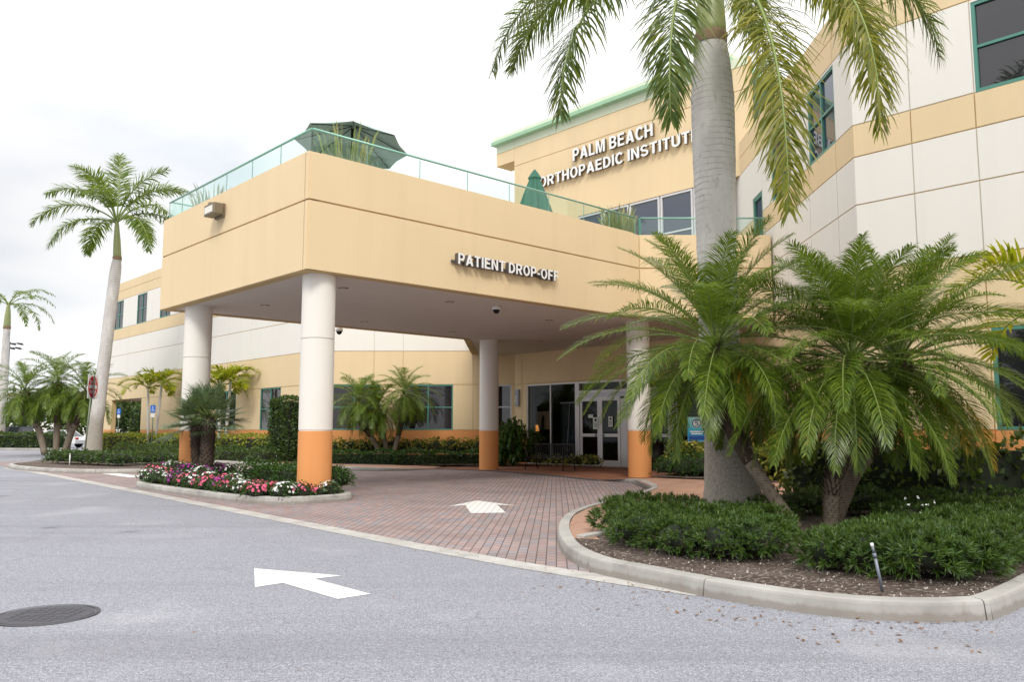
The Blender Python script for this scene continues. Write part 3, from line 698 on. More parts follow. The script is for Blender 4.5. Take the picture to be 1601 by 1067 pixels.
mb = MB(); mb.tube([P(2.81, 2.57, -.45), P(2.66, .1, -.38)], .017, 6); mb.build('pole', M['whiteplastic'], t)
# upper set-back facade with the institute's name
U0 = V(2.69, 33.3, 0); US = 3.76
wu = MB()
Uv = U0 + A * US
facade(wu, Uv, D_, US + 8.0, [(6.2, 13.2, 0), (13.2, 14.05, 0), (14.05, 14.4, 4)], [], [(US + .05, US + 7.9, 6.3, 10.18)], NA); wu.build('wall', WM, bld)
wu = MB(); facade(wu, U0 + A * 4.96, D_, 1.19, [(13.45, 14.05, 0), (14.05, 14.4, 4)], [], [], NA, .9); wu.build('wall', WM, bld)
wu = MB(); wu.box(U0 + A * US + B * 6 + V(0, 0, 10.3), (.28, 11.7, 8.1), 0, (A, B, V(0, 0, 1))); wu.build('wall', [M['yellow']], bld)
cn = MB(); cn.box(U0 + A * (5.08 - 6.2) + B * 5.72 + V(0, 0, 14.49), (12.4, 12.0, .18), 0, (A, B, V(0, 0, 1)), .02)
cn.box(U0 + A * (5.03 - 6.15) + B * 5.76 + V(0, 0, 14.67), (12.3, 11.9, .18), 1, (A, B, V(0, 0, 1)), .02)
cn.build('cornice', [M['cornice'], M['palegreen']], bld)
SW = [(.05, 1.35), (1.42, 2.68), (2.72, 4.14), (4.2, 5.62), (5.66, 7.0)]
for k, (a_, b_) in enumerate(SW):
    window(bld, Uv, D_, NA, US + a_, US + b_, 6.32, 10.16, [], [.62], M['white_frame'], M['window_hi'], .075, .1, 'terrace_window')
# right wing
K = V(7.63, 17.9, 0); DL = unit(V(.025, 1, 0)); NL = V(-1, .025, 0)
wr = MB()
facade(wr, K, DL, 10.6, LV, [1.05, 2.95, 4.9, 7.2], [(1.0, 2.88, 8.22, 10.12), (4.35, 6.2, 8.22, 10.12), (7.25, 8.35, 6.32, 8.9)], NL); wr.build('wall', WM, bld)
window(bld, K, DL, NL, 1.0, 2.88, 8.22, 10.12, [.5], [.5], M['green_frame'], M['window_hi'], .07, .1)
window(bld, K, DL, NL, 4.35, 6.2, 8.22, 10.12, [.5], [.5], M['green_frame'], M['window_hi'], .07, .1)
tdoor = window(bld, K, DL, NL, 7.25, 8.35, 6.32, 8.9, [], [.5], plain('dark_green_door', (.07, .22, .17), .4), M['window_hi'], .14, .1, 'terrace_door')
hm = MB(); hm.tube([K + DL * 7.5 + NL * .06 + V(0, 0, 7.3), K + DL * 7.5 + NL * .1 + V(0, 0, 7.32), K + DL * 7.5 + NL * .1 + V(0, 0, 7.68), K + DL * 7.5 + NL * .06 + V(0, 0, 7.7)], .014, 6)
hm.build('handle', M['black'], tdoor)
wr = MB()
facade(wr, K, D_, 12, LV, [1.24, 2.49, 3.74, 4.99, 6.24, 7.5], [(2.52, 4.4, 8.22, 10.12), (2.53, 4.4, 1.45, 3.44), (6.3, 8.2, 1.45, 3.44)], NA); wr.build('wall', WM, bld)
window(bld, K, D_, NA, 2.52, 4.4, 8.22, 10.12, [], [.5], M['green_frame'], M['window'], .07, .1)
window(bld, K, D_, NA, 2.53, 4.4, 1.45, 3.44, [.5], [], M['green_frame'], M['window'], .07, .1)
window(bld, K, D_, NA, 6.3, 8.2, 1.45, 3.44, [.5], [], M['green_frame'], M['window'], .07, .1)
# roofs
rf = MB()
rf.prism([tuple((LW0 + A * LWlen)[:2]), tuple(LW0[:2]), (.15, 36.35), (1.2, 35.2), (14, 47), tuple((LW0 + A * LWlen + B * 14)[:2])][::-1], 11.0, 11.2)
k2 = K + D_ * 11.9
rf.prism([(K.x + .05, K.y + .05), (k2.x, k2.y), (k2.x + 9, k2.y + 9), (16, 30), (8.0, 28.3)], 11.0, 11.2)
rf.build('roof', [plain('roof_membrane', (.5, .5, .48), .8)], bld)

# ------------------------------------------------------------------ canopy over the drop-off
can = thing('entrance_canopy', ab(4, 5.5, 0), 'yellow drop-off canopy with terrace on top, standing on four orange-footed white columns', 'canopy')
FL = [(SOF, JNT, 0), (JNT, PAR, 0)]
LA, LB = 8.05, 10.9
fs = MB(); facade(fs, ab(0, 0), A, LA, [(SOF - .003, JNT, 0), (JNT, PAR - .003, 0)], [.13], [], NA, .22, .02, .03); fs.build('fascia', WM, can)
fs = MB(); facade(fs, ab(0, 0), B, LB, FL, [], [], -A, .22, .02, .03); fs.build('fascia', WM, can)
fs = MB(); facade(fs, ab(LA, 0), B, LB, [(SOF + .003, JNT, 0), (JNT, PAR + .003, 0)], [], [], A, .22, .02, .03); fs.build('fascia', WM, can)
q = ab(LA, LB)
fs = MB(); facade(fs, q, V(0, 1, 0), 36.2 - q.y, FL, [], [], V(-1, 0, 0), .22, .02, .03); fs.build('fascia', WM, can)
e = ab(0, LB)
fs = MB(); facade(fs, V(e.x, e.y, 0), V(1, 0, 0), 7.70 - e.x, FL, [.03], [], V(0, -1, 0), .22, .02, .03); fs.build('fascia', WM, can)
sf = MB()
poly = [ab(.12, .12), ab(.12, LB + .05), V(7.6, e.y + .15, 0), V(7.7, 28.2, 0), V(.2, 36.2, 0), V(q.x + .12, 36.2, 0), V(q.x + .12, q.y, 0), ab(LA - .12, LB), ab(LA - .12, .12)]
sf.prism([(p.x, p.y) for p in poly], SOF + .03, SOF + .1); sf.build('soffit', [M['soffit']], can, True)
sf = MB(); sf.prism([(p.x, p.y) for p in poly], 6.2, 6.3); sf.build('terrace_floor', [plain('terrace_tile', (.45, .42, .38), .8)], can, True)
cp = MB()
ci = .11
for p0_, d_, l_ in ((ab(0, 0), A, LA), (ab(0, 0), B, LB)):
    n_ = B if d_ is A else A
    c = p0_ + d_ * (l_ / 2) + n_ * .10 + V(0, 0, PAR + .012)
    cp.box(c, (l_ + (.0 if d_ is A else -.5), .26, .03), 0, (d_, n_, V(0, 0, 1)))
cp.build('coping', [M['yellow']], can)
COLS = [(-4.14, 17.55), (-.85, 30.7), (3.88, 25.4), (-8.45, 22.15)]
def column(x, y):
    mb = MB(); prof = [(0, .355, 0), (1.43, .355, 0), (1.43, .34, 1), (1.455, .34, 1), (1.455, .352, 1), (3.36, .352, 1), (3.36, .335, 1), (3.385, .335, 1), (3.385, .352, 1), (SOF + .03, .352, 1)]
    n = 40
    for (z0, r0, m0), (z1, r1, m1) in zip(prof[:-1], prof[1:]):
        for k in range(n):
            a0, a1 = 2 * math.pi * k / n, 2 * math.pi * (k + 1) / n
            mb.face([(x + r0 * math.cos(a0), y + r0 * math.sin(a0), z0), (x + r0 * math.cos(a1), y + r0 * math.sin(a1), z0),
                     (x + r1 * math.cos(a1), y + r1 * math.sin(a1), z1), (x + r1 * math.cos(a0), y + r1 * math.sin(a0), z1)], 0 if z1 <= 1.43 else 1, r0 == r1)
    return mb.build('column', [M['orange'], M['column_white']], can)
for x, y in COLS: column(x, y)

# glass balustrade
gr = thing('glass_balustrade', ab(.1, .1, PAR), 'frameless green-tinted glass balustrade with thin green handrail along the terrace edge', 'railing')
GE = plain('glass_edge', (.22, .36, .32), .2)
runs = [(ab(.1, .08), A, [.0, 1.35, 2.75, 4.15, 5.55, 6.95, LA - .2]), (ab(.08, .1), B, [0, 1.35, 2.8, 4.25, 5.65, 7.1, 8.5, 9.6, LB - .12]),
        (V(e.x + .1, e.y + .12, 0), V(1, 0, 0), [.0, 1.9, 3.75]), (ab(LA - .2, .1), B, [0, 1.4, 2.8, 4.2])]
for p_, d_, js in runs:
    d_ = unit(V(d_)); nn = V(-d_.y, d_.x, 0)
    for a_, b_ in zip(js[:-1], js[1:]):
        mb = MB(); mb.box(p_ + d_ * ((a_ + b_) / 2) + V(0, 0, PAR + .26), (b_ - a_ - .022, .014, .50), 0, (d_, nn, V(0, 0, 1)))
        mb.box(p_ + d_ * b_ + V(0, 0, PAR + .26), (.011, .016, .50), 1, (d_, nn, V(0, 0, 1))); mb.build('glass_panel', [M['rail_glass'], GE], gr)
    mb = MB(); mb.tube([p_ + V(0, 0, PAR + .55), p_ + d_ * js[-1] + V(0, 0, PAR + .55)], .026, 10); mb.build('handrail', M['rail'], gr)
for p_ in (V(e.x + .08, e.y + .1, 0), V(7.45, e.y + .12, 0)):
    mb = MB(); mb.box(p_ + V(0, 0, PAR + .27), (.07, .07, .56), 0); mb.build('post', plain('dark_green_post', (.06, .20, .15), .4), gr)

# ------------------------------------------------------------------ lettering
T_, H_ = .185, .165     # stroke widths of the bold capitals (cap height 1)
def arc(cx, cy, rx, ry, a0, a1, n=12): return [(cx + rx * math.cos(R(a0 + (a1 - a0) * k / n)), cy + ry * math.sin(R(a0 + (a1 - a0) * k / n))) for k in range(n + 1)]
def thick(path, w):
    """closed outline round a centre line"""
    l, r = [], []
    for k, p in enumerate(path):
        a, b = path[max(k - 1, 0)], path[min(k + 1, len(path) - 1)]; dx, dy = b[0] - a[0], b[1] - a[1]; q = math.hypot(dx, dy); nx, ny = -dy / q * w / 2, dx / q * w / 2
        l.append((p[0] + nx, p[1] + ny)); r.append((p[0] - nx, p[1] - ny))
    return l + r[::-1]
def glyph(ch):
    t, h = T_, H_; m = .5
    if ch == 'I': return [[(0, 0), (t, 0), (t, 1), (0, 1)]], t
    if ch == '-': return [[(0, .30), (.30, .30), (.30, .46), (0, .46)]], .30
    if ch == 'L': return [[(0, 0), (.56, 0), (.56, h), (t, h), (t, 1), (0, 1)]], .56
    if ch == 'T': return [[(.31 - t / 2, 0), (.31 + t / 2, 0), (.31 + t / 2, 1 - h), (.62, 1 - h), (.62, 1), (0, 1), (0, 1 - h), (.31 - t / 2, 1 - h)]], .62
    if ch == 'E': return [[(0, 0), (.60, 0), (.60, h), (t, h), (t, m - h / 2 + .02), (.54, m - h / 2 + .02), (.54, m + h / 2 + .02), (t, m + h / 2 + .02), (t, 1 - h), (.58, 1 - h), (.58, 1), (0, 1)]], .60
    if ch == 'F': return [[(0, 0), (t, 0), (t, m - h / 2 - .02), (.50, m - h / 2 - .02), (.50, m + h / 2 - .02), (t, m + h / 2 - .02), (t, 1 - h), (.56, 1 - h), (.56, 1), (0, 1)]], .56
    if ch == 'H': return [[(0, 0), (t, 0), (t, m - h / 2), (.68 - t, m - h / 2), (.68 - t, 0), (.68, 0), (.68, 1), (.68 - t, 1), (.68 - t, m + h / 2), (t, m + h / 2), (t, 1), (0, 1)]], .68
    if ch == 'N': return [[(0, 0), (t, 0), (t, .70), (.69 - t * 1.05, 0), (.69, 0), (.69, 1), (.69 - t, 1), (.69 - t, .32), (t * 1.05, 1), (0, 1)]], .69
    if ch == 'M': return [[(0, 0), (t * .95, 0), (t * .95, .76), (.34, 0), (.50, 0), (.84 - t * .95, .76), (.84 - t * .95, 0), (.84, 0), (.84, 1), (.84 - t * 1.45, 1), (.42, .25), (t * 1.45, 1), (0, 1)]], .84
    if ch == 'A': return [[(0, 0), (.20, 0), (.265, .20), (.475, .20), (.54, 0), (.74, 0), (.475, 1), (.265, 1)], [(.31, .35), (.43, .35), (.37, .62)]], .74
    if ch == 'U': return [thick([(t / 2, 1), (t / 2, .55)] + arc(.335, .33, .335 - t / 2, .33 - h / 2, 180, 360, 16) + [(.67 - t / 2, .55), (.67 - t / 2, 1)], t)], .67
    if ch == 'D': return [[(0, 0)] + arc(.28, .5, .40, .5, -90, 90) + [(0, 1)], [(t, h)] + arc(.27, .5, .40 - t + .01, .5 - h, -90, 90) + [(t, 1 - h)]], .68
    if ch == 'O': return [arc(.37, .5, .37, .52, 0, 360, 32)[:-1], arc(.37, .5, .37 - t, .52 - h, 0, 360, 28)[:-1]], .74
    if ch == 'C': return [thick(arc(.37, .5, .37 - t / 2, .52 - h / 2, 38, 322, 26), t)], .68
    if ch == 'P': return [[(0, 0), (t, 0), (t, .36)] + arc(.36, .68, .27, .32, -90, 90) + [(0, 1)], [(t, .36 + h)] + arc(.34, .68, .12, .32 - h, -90, 90, 8) + [(t, 1 - h)]], .63
    if ch == 'R': return [[(0, 0), (t, 0), (t, .38), (.30, .38), (.46, 0), (.68, 0), (.49, .41)] + arc(.38, .70, .28, .30, -55, 90) + [(0, 1)], [(t, .38 + h)] + arc(.36, .70, .12, .30 - h + .01, -90, 90, 8) + [(t, 1 - h)]], .68
    if ch == 'B': return [[(0, 0)] + arc(.37, .28, .29, .28, -90, 72) + arc(.36, .745, .265, .255, -62, 90) + [(0, 1)], [(t, h)] + arc(.36, .295, .11, .13, -90, 90, 8) + [(t, .425)], [(t, .575)] + arc(.34, .705, .10, .13, -90, 90, 8) + [(t, .835)]], .66
    if ch == 'S': return [thick(arc(.32, .715, .235, .205, 20, 90, 8) + arc(.32, .715, .235, .205, 90, 235, 14)[1:] + arc(.33, .285, .245, .205, 55, -90, 16) + arc(.33, .285, .245, .205, -90, -165, 8)[1:], h)], .66
    return [], .30
def lettering(name, label, lines, origin, d, nrm, mats, depth, cat='sign', rails=None):
    """raised capitals, each letter a part; lines: (text, s0, s1, baseline z, cap height), d runs left to right"""
    d = unit(V(d)); nrm = unit(V(nrm)); up = V(0, 0, 1)
    root = thing(name, V(origin) + V(0, 0, lines[0][3]), label, cat)
    for text, s0, s1, zb, cap in lines:
        adv, x = [], 0.0
        for ch in text:
            g_, w_ = glyph(ch); adv.append(x); x += w_ + (.115 if g_ else 0)
        kx = (s1 - s0) / (x - .115)
        for ch, x0 in zip(text, adv):
            g_, w_ = glyph(ch)
            if not g_: continue
            cu = bpy.data.curves.new('letter', 'CURVE'); cu.dimensions = '2D'; cu.fill_mode = 'BOTH'; cu.extrude = .5
            for poly in g_:
                sp = cu.splines.new('POLY'); sp.points.add(len(poly) - 1); sp.use_cyclic_u = True
                for pt, (px, py) in zip(sp.points, poly): pt.co = (px, py, 0, 1)
            ob = bpy.data.objects.new('tmp', cu); COL.objects.link(ob)
            dg = bpy.context.evaluated_depsgraph_get(); me = bpy.data.meshes.new_from_object(ob.evaluated_get(dg)); bpy.data.objects.remove(ob)
            for v in me.vertices:
                v.co = V(origin) + d * (s0 + (x0 + v.co.x) * kx) + up * (zb + v.co.y * cap) + nrm * (.05 + (v.co.z + .5) * depth) - V(root['_o'])
            me.materials.clear()
            for m in mats: me.materials.append(m)
            me.update(); bm = bmesh.new(); bm.from_mesh(me); bmesh.ops.recalc_face_normals(bm, faces=bm.faces); bm.to_mesh(me); bm.free()
            for p in me.polygons: p.material_index = 0 if abs(p.normal.dot(nrm)) > .7 else 1; p.use_smooth = False
            o_ = bpy.data.objects.new('letter', me); COL.objects.link(o_); o_.parent = root
    if rails:
        mb = MB()
        for (s0, s1, z0, z1) in rails:
            mb.box(V(origin) + d * ((s0 + s1) / 2) + up * ((z0 + z1) / 2) + nrm * .035, (s1 - s0, .05, z1 - z0), 0, (d, nrm, up))
        mb.build('mounting_rail', mats[1], root)
    return root
lettering('drop_off_sign', 'white raised letters reading PATIENT DROP-OFF on the canopy fascia', [('PATIENT DROP-OFF', 3.84, 7.26, 5.365, .265)],
          ab(-.03, 0), B, -A, [M['letter'], M['letter_side']], .13, rails=[(3.75, 7.22, 5.41, 5.47)])
lettering('institute_sign', 'white raised letters reading PALM BEACH ORTHOPAEDIC INSTITUTE on the upper facade',
          [('PALM BEACH', -.05, 4.05, 12.50, .51), ('ORTHOPAEDIC INSTITUTE', -2.0, 6.1, 11.80, .45)], U0 + NA * .03, D_, NA, [M['letter'], M['letter_side2']], .13)

# ------------------------------------------------------------------ fittings on the building
def dome_camera(p, label):
    t = thing('dome_camera', p, label, 'security camera', 'dome cameras under the canopy'); mb = MB()
    mb.tube([p + V(0, 0, 0), p + V(0, 0, -.11)], [.11, .12], 18); mb.build('housing', M['whiteplastic'], t)
    mb = MB(); mb.tube([p + V(0, 0, -.11), p + V(0, 0, -.16), p + V(0, 0, -.20), p + V(0, 0, -.215)], [.095, .085, .05, .01], 16); mb.build('lens_dome', M['black'], t)
dome_camera(V(-.42, 22.0, SOF + .03), 'white dome camera under the canopy edge below the drop-off lettering')
dome_camera(V(-5.65, 26.9, SOF + .03), 'dome camera at the far canopy edge just right of the near column')
DLP = [(-1.62, 21.3), (-4.55, 25.3), (1.12, 24.9), (-2.03, 28.0), (1.1, 30.9), (-3.96, 19.2), (-6.6, 21.9)]
DLL = ['recessed ceiling light under the canopy, nearest below the drop-off letters', 'recessed canopy ceiling light right of the near column, towards the rear edge', 'recessed canopy ceiling light close to the palm fronds on the right',
       'recessed canopy ceiling light in the middle of the rear half', 'recessed canopy ceiling light nearest the entrance doors', 'recessed canopy ceiling light beside the top of the near column', 'recessed canopy ceiling light between the two front columns']
for (x, y), lab in zip(DLP, DLL):
    p = V(x, y, SOF + .03); t = thing('ceiling_light', p, lab, 'ceiling light', 'recessed lights in the canopy ceiling')
    mb = MB(); mb.tube([p + V(0, 0, -.012), p + V(0, 0, .0)], [.115, .125], 20); mb.build('trim_ring', M['lampbody'], t)
    mb = MB(); mb.tube([p + V(0, 0, -.016), p + V(0, 0, -.011)], .075, 16); mb.build('lens', M['lens'], t)
# flood lamp on the canopy's left face
p = ab(4.24, -.03, 6.78); t = thing('wall_flood_lamp', p, 'boxy bronze flood lamp on the left face of the canopy', 'lamp'); axl = (A, NA, V(0, 0, 1))
mb = MB(); mb.box(p + NA * .04, (.46, .08, .34), 0, axl, .01); mb.box(p + NA * .20 + V(0, 0, .01), (.58, .24, .28), 0, axl, .02); mb.build('housing', M['lampbody'], t)
mb = MB(); mb.box(p + NA * .325 + V(0, 0, .0), (.44, .016, .16), 0, axl); mb.build('lens', M['lens'], t)
mb = MB(); mb.box(p + NA * .25 + A * .05 + V(0, 0, .17), (.14, .1, .06), 0, axl, .01); mb.build('bracket', M['lampbody'], t)
# sconce by the storefront
p = MX + D_ * .22 + V(0, 0, 2.85) + NA * .03; t = thing('wall_sconce', p, 'slim grey wall sconce left of the storefront glass', 'lamp')
mb = MB(); mb.box(p + NA * .06, (.22, .12, .72), 0, ax, .02); mb.build('housing', M['greyplastic'], t)
mb = MB(); mb.box(p + NA * .125 + V(0, 0, -.05) - D_ * .03, (.05, .012, .3), 0, ax); mb.build('lens', M['lens'], t)

# ------------------------------------------------------------------ foliage builders
def frond(mb, base, az, e0, e1, Ln, n, ll, lw, mi=0, mr=1, rise=.25, plume=0.0, droop=.5, side_bend=0.0, r0=.02, start=.15, twist=0.0, jit=.12, seg=3, tipang=32, pw=1.25):
    N_ = 16; p = V(base); pts = [p.copy()]; tang = []
    a = az
    for k in range(N_):
        s = (k + .5) / N_; e = e0 + (e1 - e0) * s ** pw; a = az + side_bend * s
        t = V(math.cos(e) * math.cos(a), math.cos(e) * math.sin(a), math.sin(e)); tang.append(t)
        p = p + t * (Ln / N_); pts.append(p.copy())
    tang.append(tang[-1])
    mb.tube(pts, [r0 * (1 - .85 * k / N_) for k in range(N_ + 1)], 5, mr, True)
    for k in range(n):
        s = start + (1 - start) * (k + rnd.random() * .5) / n
        f = s * N_; i = min(int(f), N_ - 1); u = f - i
        o = pts[i].lerp(pts[i + 1], u); T = unit(tang[i].lerp(tang[i + 1], u))
        side = T.cross(V(0, 0, 1)); side = unit(side) if side.length > .05 else V(math.sin(az), -math.cos(az), 0)
        up = side.cross(T)
        if twist: q = Matrix.Rotation(twist * s, 3, T); side = q @ side; up = q @ up
        prof = min(1.0, (.35 + 2.6 * (s - start))) * (1 - .72 * max(0, (s - .62) / .38) ** 1.4)
        ang = R(70 - (70 - tipang) * s + rnd.uniform(-5, 5))
        for sg in (-1, 1):
            if rnd.random() < .05: continue
            l = ll * prof * rnd.uniform(1 - 1.6 * jit, 1 + jit); a2 = ang + R(rnd.uniform(-9, 9)); dr2 = droop * rnd.uniform(.55, 1.5)
            rr = rise + plume * rnd.choice((-1, 0, 1)) * rnd.uniform(.5, 1)
            dv = unit(T * math.cos(a2) + side * (sg * math.sin(a2)) + up * (rr + rnd.uniform(-.13, .13)))
            q = o.copy(); P_ = [q.copy()]; W = [lw * .55]
            wv = unit(dv.cross(up + V(0, 0, .2)) + T * .001)
            for j in range(seg):
                dv = unit(dv + V(0, 0, -dr2 * (.35 + j) / seg * 1.1))
                q = q + dv * (l / seg); P_.append(q.copy()); W.append(lw * (1, .85, .12)[min(j, 2)] if seg == 3 else lw * (1 - (j + 1) / seg) + .002)
            mb.ribbon(P_, W, wv, mi)

def leaf(mb, p, d, l, w, m=0):
    d = unit(d); s = d.cross(V(rnd.uniform(-1, 1), rnd.uniform(-1, 1), rnd.uniform(-.2, 1))); s = unit(s)
    a = p; b = p + d * (l * .5); c = p + d * l + V(0, 0, -.15 * l)
    mb.face([a, b - s * (w / 2), c, b + s * (w / 2)], m)

def rdir():
    while True:
        v = V(rnd.uniform(-1, 1), rnd.uniform(-1, 1), rnd.uniform(-1, 1))
        if .1 < v.length < 1: return v.normalized()

def fill_hedge(mb, p0, p1, width, z0, z1, n, l, w, m=0, core=1, wob=.05, round_=.25):
    """leaves over the skin of a straight clipped hedge"""
    p0, p1 = V(p0[0], p0[1], 0), V(p1[0], p1[1], 0); d = p1 - p0; Ln = d.length; d = unit(d); nn = V(-d.y, d.x, 0)
    hw = width / 2
    mb.box((p0 + p1) / 2 + V(0, 0, (z0 + z1) / 2 - .05), (Ln - .16, width - .20, z1 - z0 - .14), core, (d, nn, V(0, 0, 1)))
    H = z1 - z0; per = [H * Ln, H * Ln, width * Ln, width * H, width * H]; tot = sum(per)
    for k in range(n):
        r = rnd.random() * tot; s = rnd.random(); t_ = rnd.random(); dep = abs(rnd.gauss(0, .05))
        if r < per[0]: x, y, z, nv = s * Ln, -hw, t_, -nn
        elif r < per[0] + per[1]: x, y, z, nv = s * Ln, hw, t_, nn
        elif r < sum(per[:3]): x, y, z, nv = s * Ln, (t_ * 2 - 1) * hw, 1.0, V(0, 0, 1)
        elif r < sum(per[:4]): x, y, z, nv = 0, (s * 2 - 1) * hw, t_, -d
        else: x, y, z, nv = Ln, (s * 2 - 1) * hw, t_, d
        wv = wob * math.sin(x * 2.1 + y) + wob * math.sin(x * 5.3 + z * 4)
        p = p0 + d * x + nn * y + V(0, 0, z0 + z * H) + nv * (wv - dep + rnd.uniform(-.02, .05))
        leaf(mb, p, nv * .6 + rdir() + V(0, 0, .35), l * rnd.uniform(.7, 1.25), w * rnd.uniform(.7, 1.2), m)

def fill_blob(mb, c, rx, ry, rz, n, l, w, m=0, core=1, flat=-.3, rosette=0, rl=.08, rw=.012, inner=.78):
    """leaves (or whorls of narrow leaves) over an uneven mound"""
    c = V(c); ph = [rnd.uniform(0, 6.28) for _ in range(4)]
    def rad(v): return 1 + .10 * math.sin(4 * math.atan2(v.y, v.x) + ph[0]) + .09 * math.sin(5 * v.z + ph[1] + 2 * v.x) + .06 * math.sin(9 * v.x + 7 * v.y + ph[2])
    bm = bmesh.new(); bmesh.ops.create_icosphere(bm, subdivisions=2, radius=1)
    i = len(mb.v)
    for v in bm.verts:
        r = rad(v.co.normalized()) * inner
        mb.v.append((c.x + v.co.x * rx * r, c.y + v.co.y * ry * r, c.z + max(v.co.z, flat) * rz * r))
    for f in bm.faces:
        mb.f.append(tuple(i + v.index for v in f.verts)); mb.m.append(core); mb.sm.append(True)
    bm.free()
    for k in range(n):
        v = rdir()
        if v.z < flat: v.z = abs(v.z) * .5; v.normalize()
        r = rad(v) * rnd.uniform(.86, 1.05)
        p = c + V(v.x * rx * r, v.y * ry * r, v.z * rz * r); o = unit(V(v.x / rx, v.y / ry, v.z / rz))
        if rosette:
            o = unit(o + V(0, 0, .55) + rdir() * .35); x = unit(o.cross(rdir())); y = o.cross(x)
            for j in range(rosette):
                a = 2.4 * j + rnd.random(); e_ = rnd.uniform(.35, 1.4)
                dd = unit((x * math.cos(a) + y * math.sin(a)) * math.cos(e_) + o * math.sin(e_))
                L_ = rl * rnd.uniform(.7, 1.2); sv = unit(dd.cross(o + V(.01, 0, 0)))
                mb.ribbon([p, p + dd * (L_ * .55), p + dd * L_ + V(0, 0, -.1 * L_)], [rw * .6, rw, rw * .25], sv, m)
        else:
            leaf(mb, p, o * .6 + rdir() * .9 + V(0, 0, .3), l * rnd.uniform(.7, 1.3), w * rnd.uniform(.7, 1.2), m)

# ------------------------------------------------------------------ royal palms
def royal_palm(base, path, radii, shaft_top, fronds, label, n=74, ll=.62, lw=.034, sides=28, gold=(), lscale=1.0, name='royal_palm', lm='royal_leaf'):
    t = thing(name, base, label, 'palm tree', None); mb = MB()
    mb.tube(path, radii, sides, 0, True); mb.build('trunk', M['royal_bark'], t)
    mb = MB(); p0, p1 = V(path[-1]), V(shaft_top); r = radii[-1]
    mb.tube([p0 - unit(p1 - p0) * .06, p0 + (p1 - p0) * .1, p0 + (p1 - p0) * .45, p0 + (p1 - p0) * .85, p1, p1 + (p1 - p0) * .08], [r * 1.04, r * 1.06, r * .92, r * .6, r * .42, r * .2], 20, 0); mb.build('crown_shaft', M['shaft'], t)
    mb = MB(); ax_ = unit(p1 - p0); mb.tube([p0 - ax_ * .16, p0 - ax_ * .05, p0 + ax_ * .02, p0 + ax_ * .05], [r * 1.12, r * 1.16, r * 1.15, r * 1.0], 40, 0, False, True, .035); mb.build('leaf_scar', plain('brown_leaf_scar', (.24, .17, .105), .9, 0, .5, 7, .2, .5), t)
    for k, (az, e0, e1, Ln, sb, dr) in enumerate(fronds):
        mb = MB(); o = p0.lerp(p1, .93 + .02 * (k % 3))
        frond(mb, o, R(az), R(e0), R(e1), Ln, n, ll * lscale, lw, 0, 1, .1, .45, dr, R(sb), .045 * lscale, .2, 0, .14, 3, 36)
        f = mb.build('frond', [M['royal_leaf_gold'] if k in gold else M[lm], M['rachis']], t)
        if k in gold: f['label'] = 'yellow-green hanging frond'
    return t
def ringed(z0, z1, n, rfun, xfun):
    P_, R_ = [], []
    for k in range(n + 1):
        z = z0 + (z1 - z0) * k / n; P_.append(xfun(z)); R_.append(rfun(z) * (1 + (.012 if k % 3 == 0 else 0) + rnd.uniform(-.006, .006)))
    return P_, R_
def rbig(z):
    tab = [(0, .60), (.25, .49), (.6, .42), (1.5, .345), (3, .315), (4.5, .315), (6.0, .345), (6.9, .352), (7.5, .31), (8.02, .235)]
    for (a, b), (c, d_) in zip(tab[:-1], tab[1:]):
        if z <= c: return b + (d_ - b) * (z - a) / (c - a)
    return tab[-1][1]
PB, RB = ringed(.05, 8.02, 66, rbig, lambda z: V(3.50 - .17 * min(1, z / 3.0) - .0 * z, 13.25, z))
royal_palm(V(3.5, 13.25, .1), PB, RB, V(3.36, 13.25, 9.4), [
    (205, 3, -77, 5.0, -16, .6), (207, -12, -90, 5.0, 15, .6), (241, -23, -98, 4.7, 2, .6), (278, -32, -95, 6.2, -14, .6), (330, -56, -98, 3.9, 19, .6),
    (319, 15, -75, 4.4, 0, .6), (62, 50, -50, 4.4, 0, .5), (120, 58, -40, 4.4, 0, .5), (20, 30, -80, 4.6, 8, .5), (150, 30, -70, 4.6, 0, .5), (262, 66, 20, 4.0, 0, .5), (345, 10, -88, 4.6, -10, .6), (298, -14, -95, 5.9, -20, .65)],
    'large smooth grey royal palm with swollen trunk in the right planting bed', 185, .88, .030, 40, (3, 4, 5, 8, 12))
def axis_left(z): return V(-20.1 + .72 * (z / 10.0), 40 - .0 * z, z)
def rleft(z):
    tab = [(0, .56), (.5, .41), (1.5, .32), (4, .285), (8, .27), (9.3, .26), (9.9, .18)]
    for (a, b), (c, d_) in zip(tab[:-1], tab[1:]):
        if z <= c: return b + (d_ - b) * (z - a) / (c - a)
    return tab[-1][1]
PL, RL = ringed(.05, 9.9, 40, rleft, axis_left)
LF = [(110, 88, 52, 4.1, 10, .3), (178, 62, -30, 4.4, 0, .4), (196, 38, -62, 4.3, 0, .45), (222, 10, -80, 3.8, 0, .45), (160, 74, 10, 4.0, 0, .35), (5, 62, -28, 4.3, 0, .4),
      (340, 40, -66, 4.3, 0, .45), (322, 12, -84, 4.2, 0, .45), (40, 68, -10, 4.0, 0, .35), (90, 40, -50, 4.0, 0, .4), (270, 50, -50, 4.0, 0, .4), (358, 28, -72, 4.1, 0, .45), (250, 72, -10, 3.8, 0, .35), (140, 25, -78, 3.9, 0, .4), (20, 78, 20, 3.8, 0, .3)]
royal_palm(V(-20.1, 40, .1), PL, RL, V(-19.5, 40, 11.75), LF, 'tall grey royal palm beside the do-not-enter sign', 100, .90, .05, 24, lm='royal_leaf_far')
PF, RF = ringed(.05, 10.2, 16, lambda z: .38 - .012 * z, lambda z: V(-43.0, 70, z))
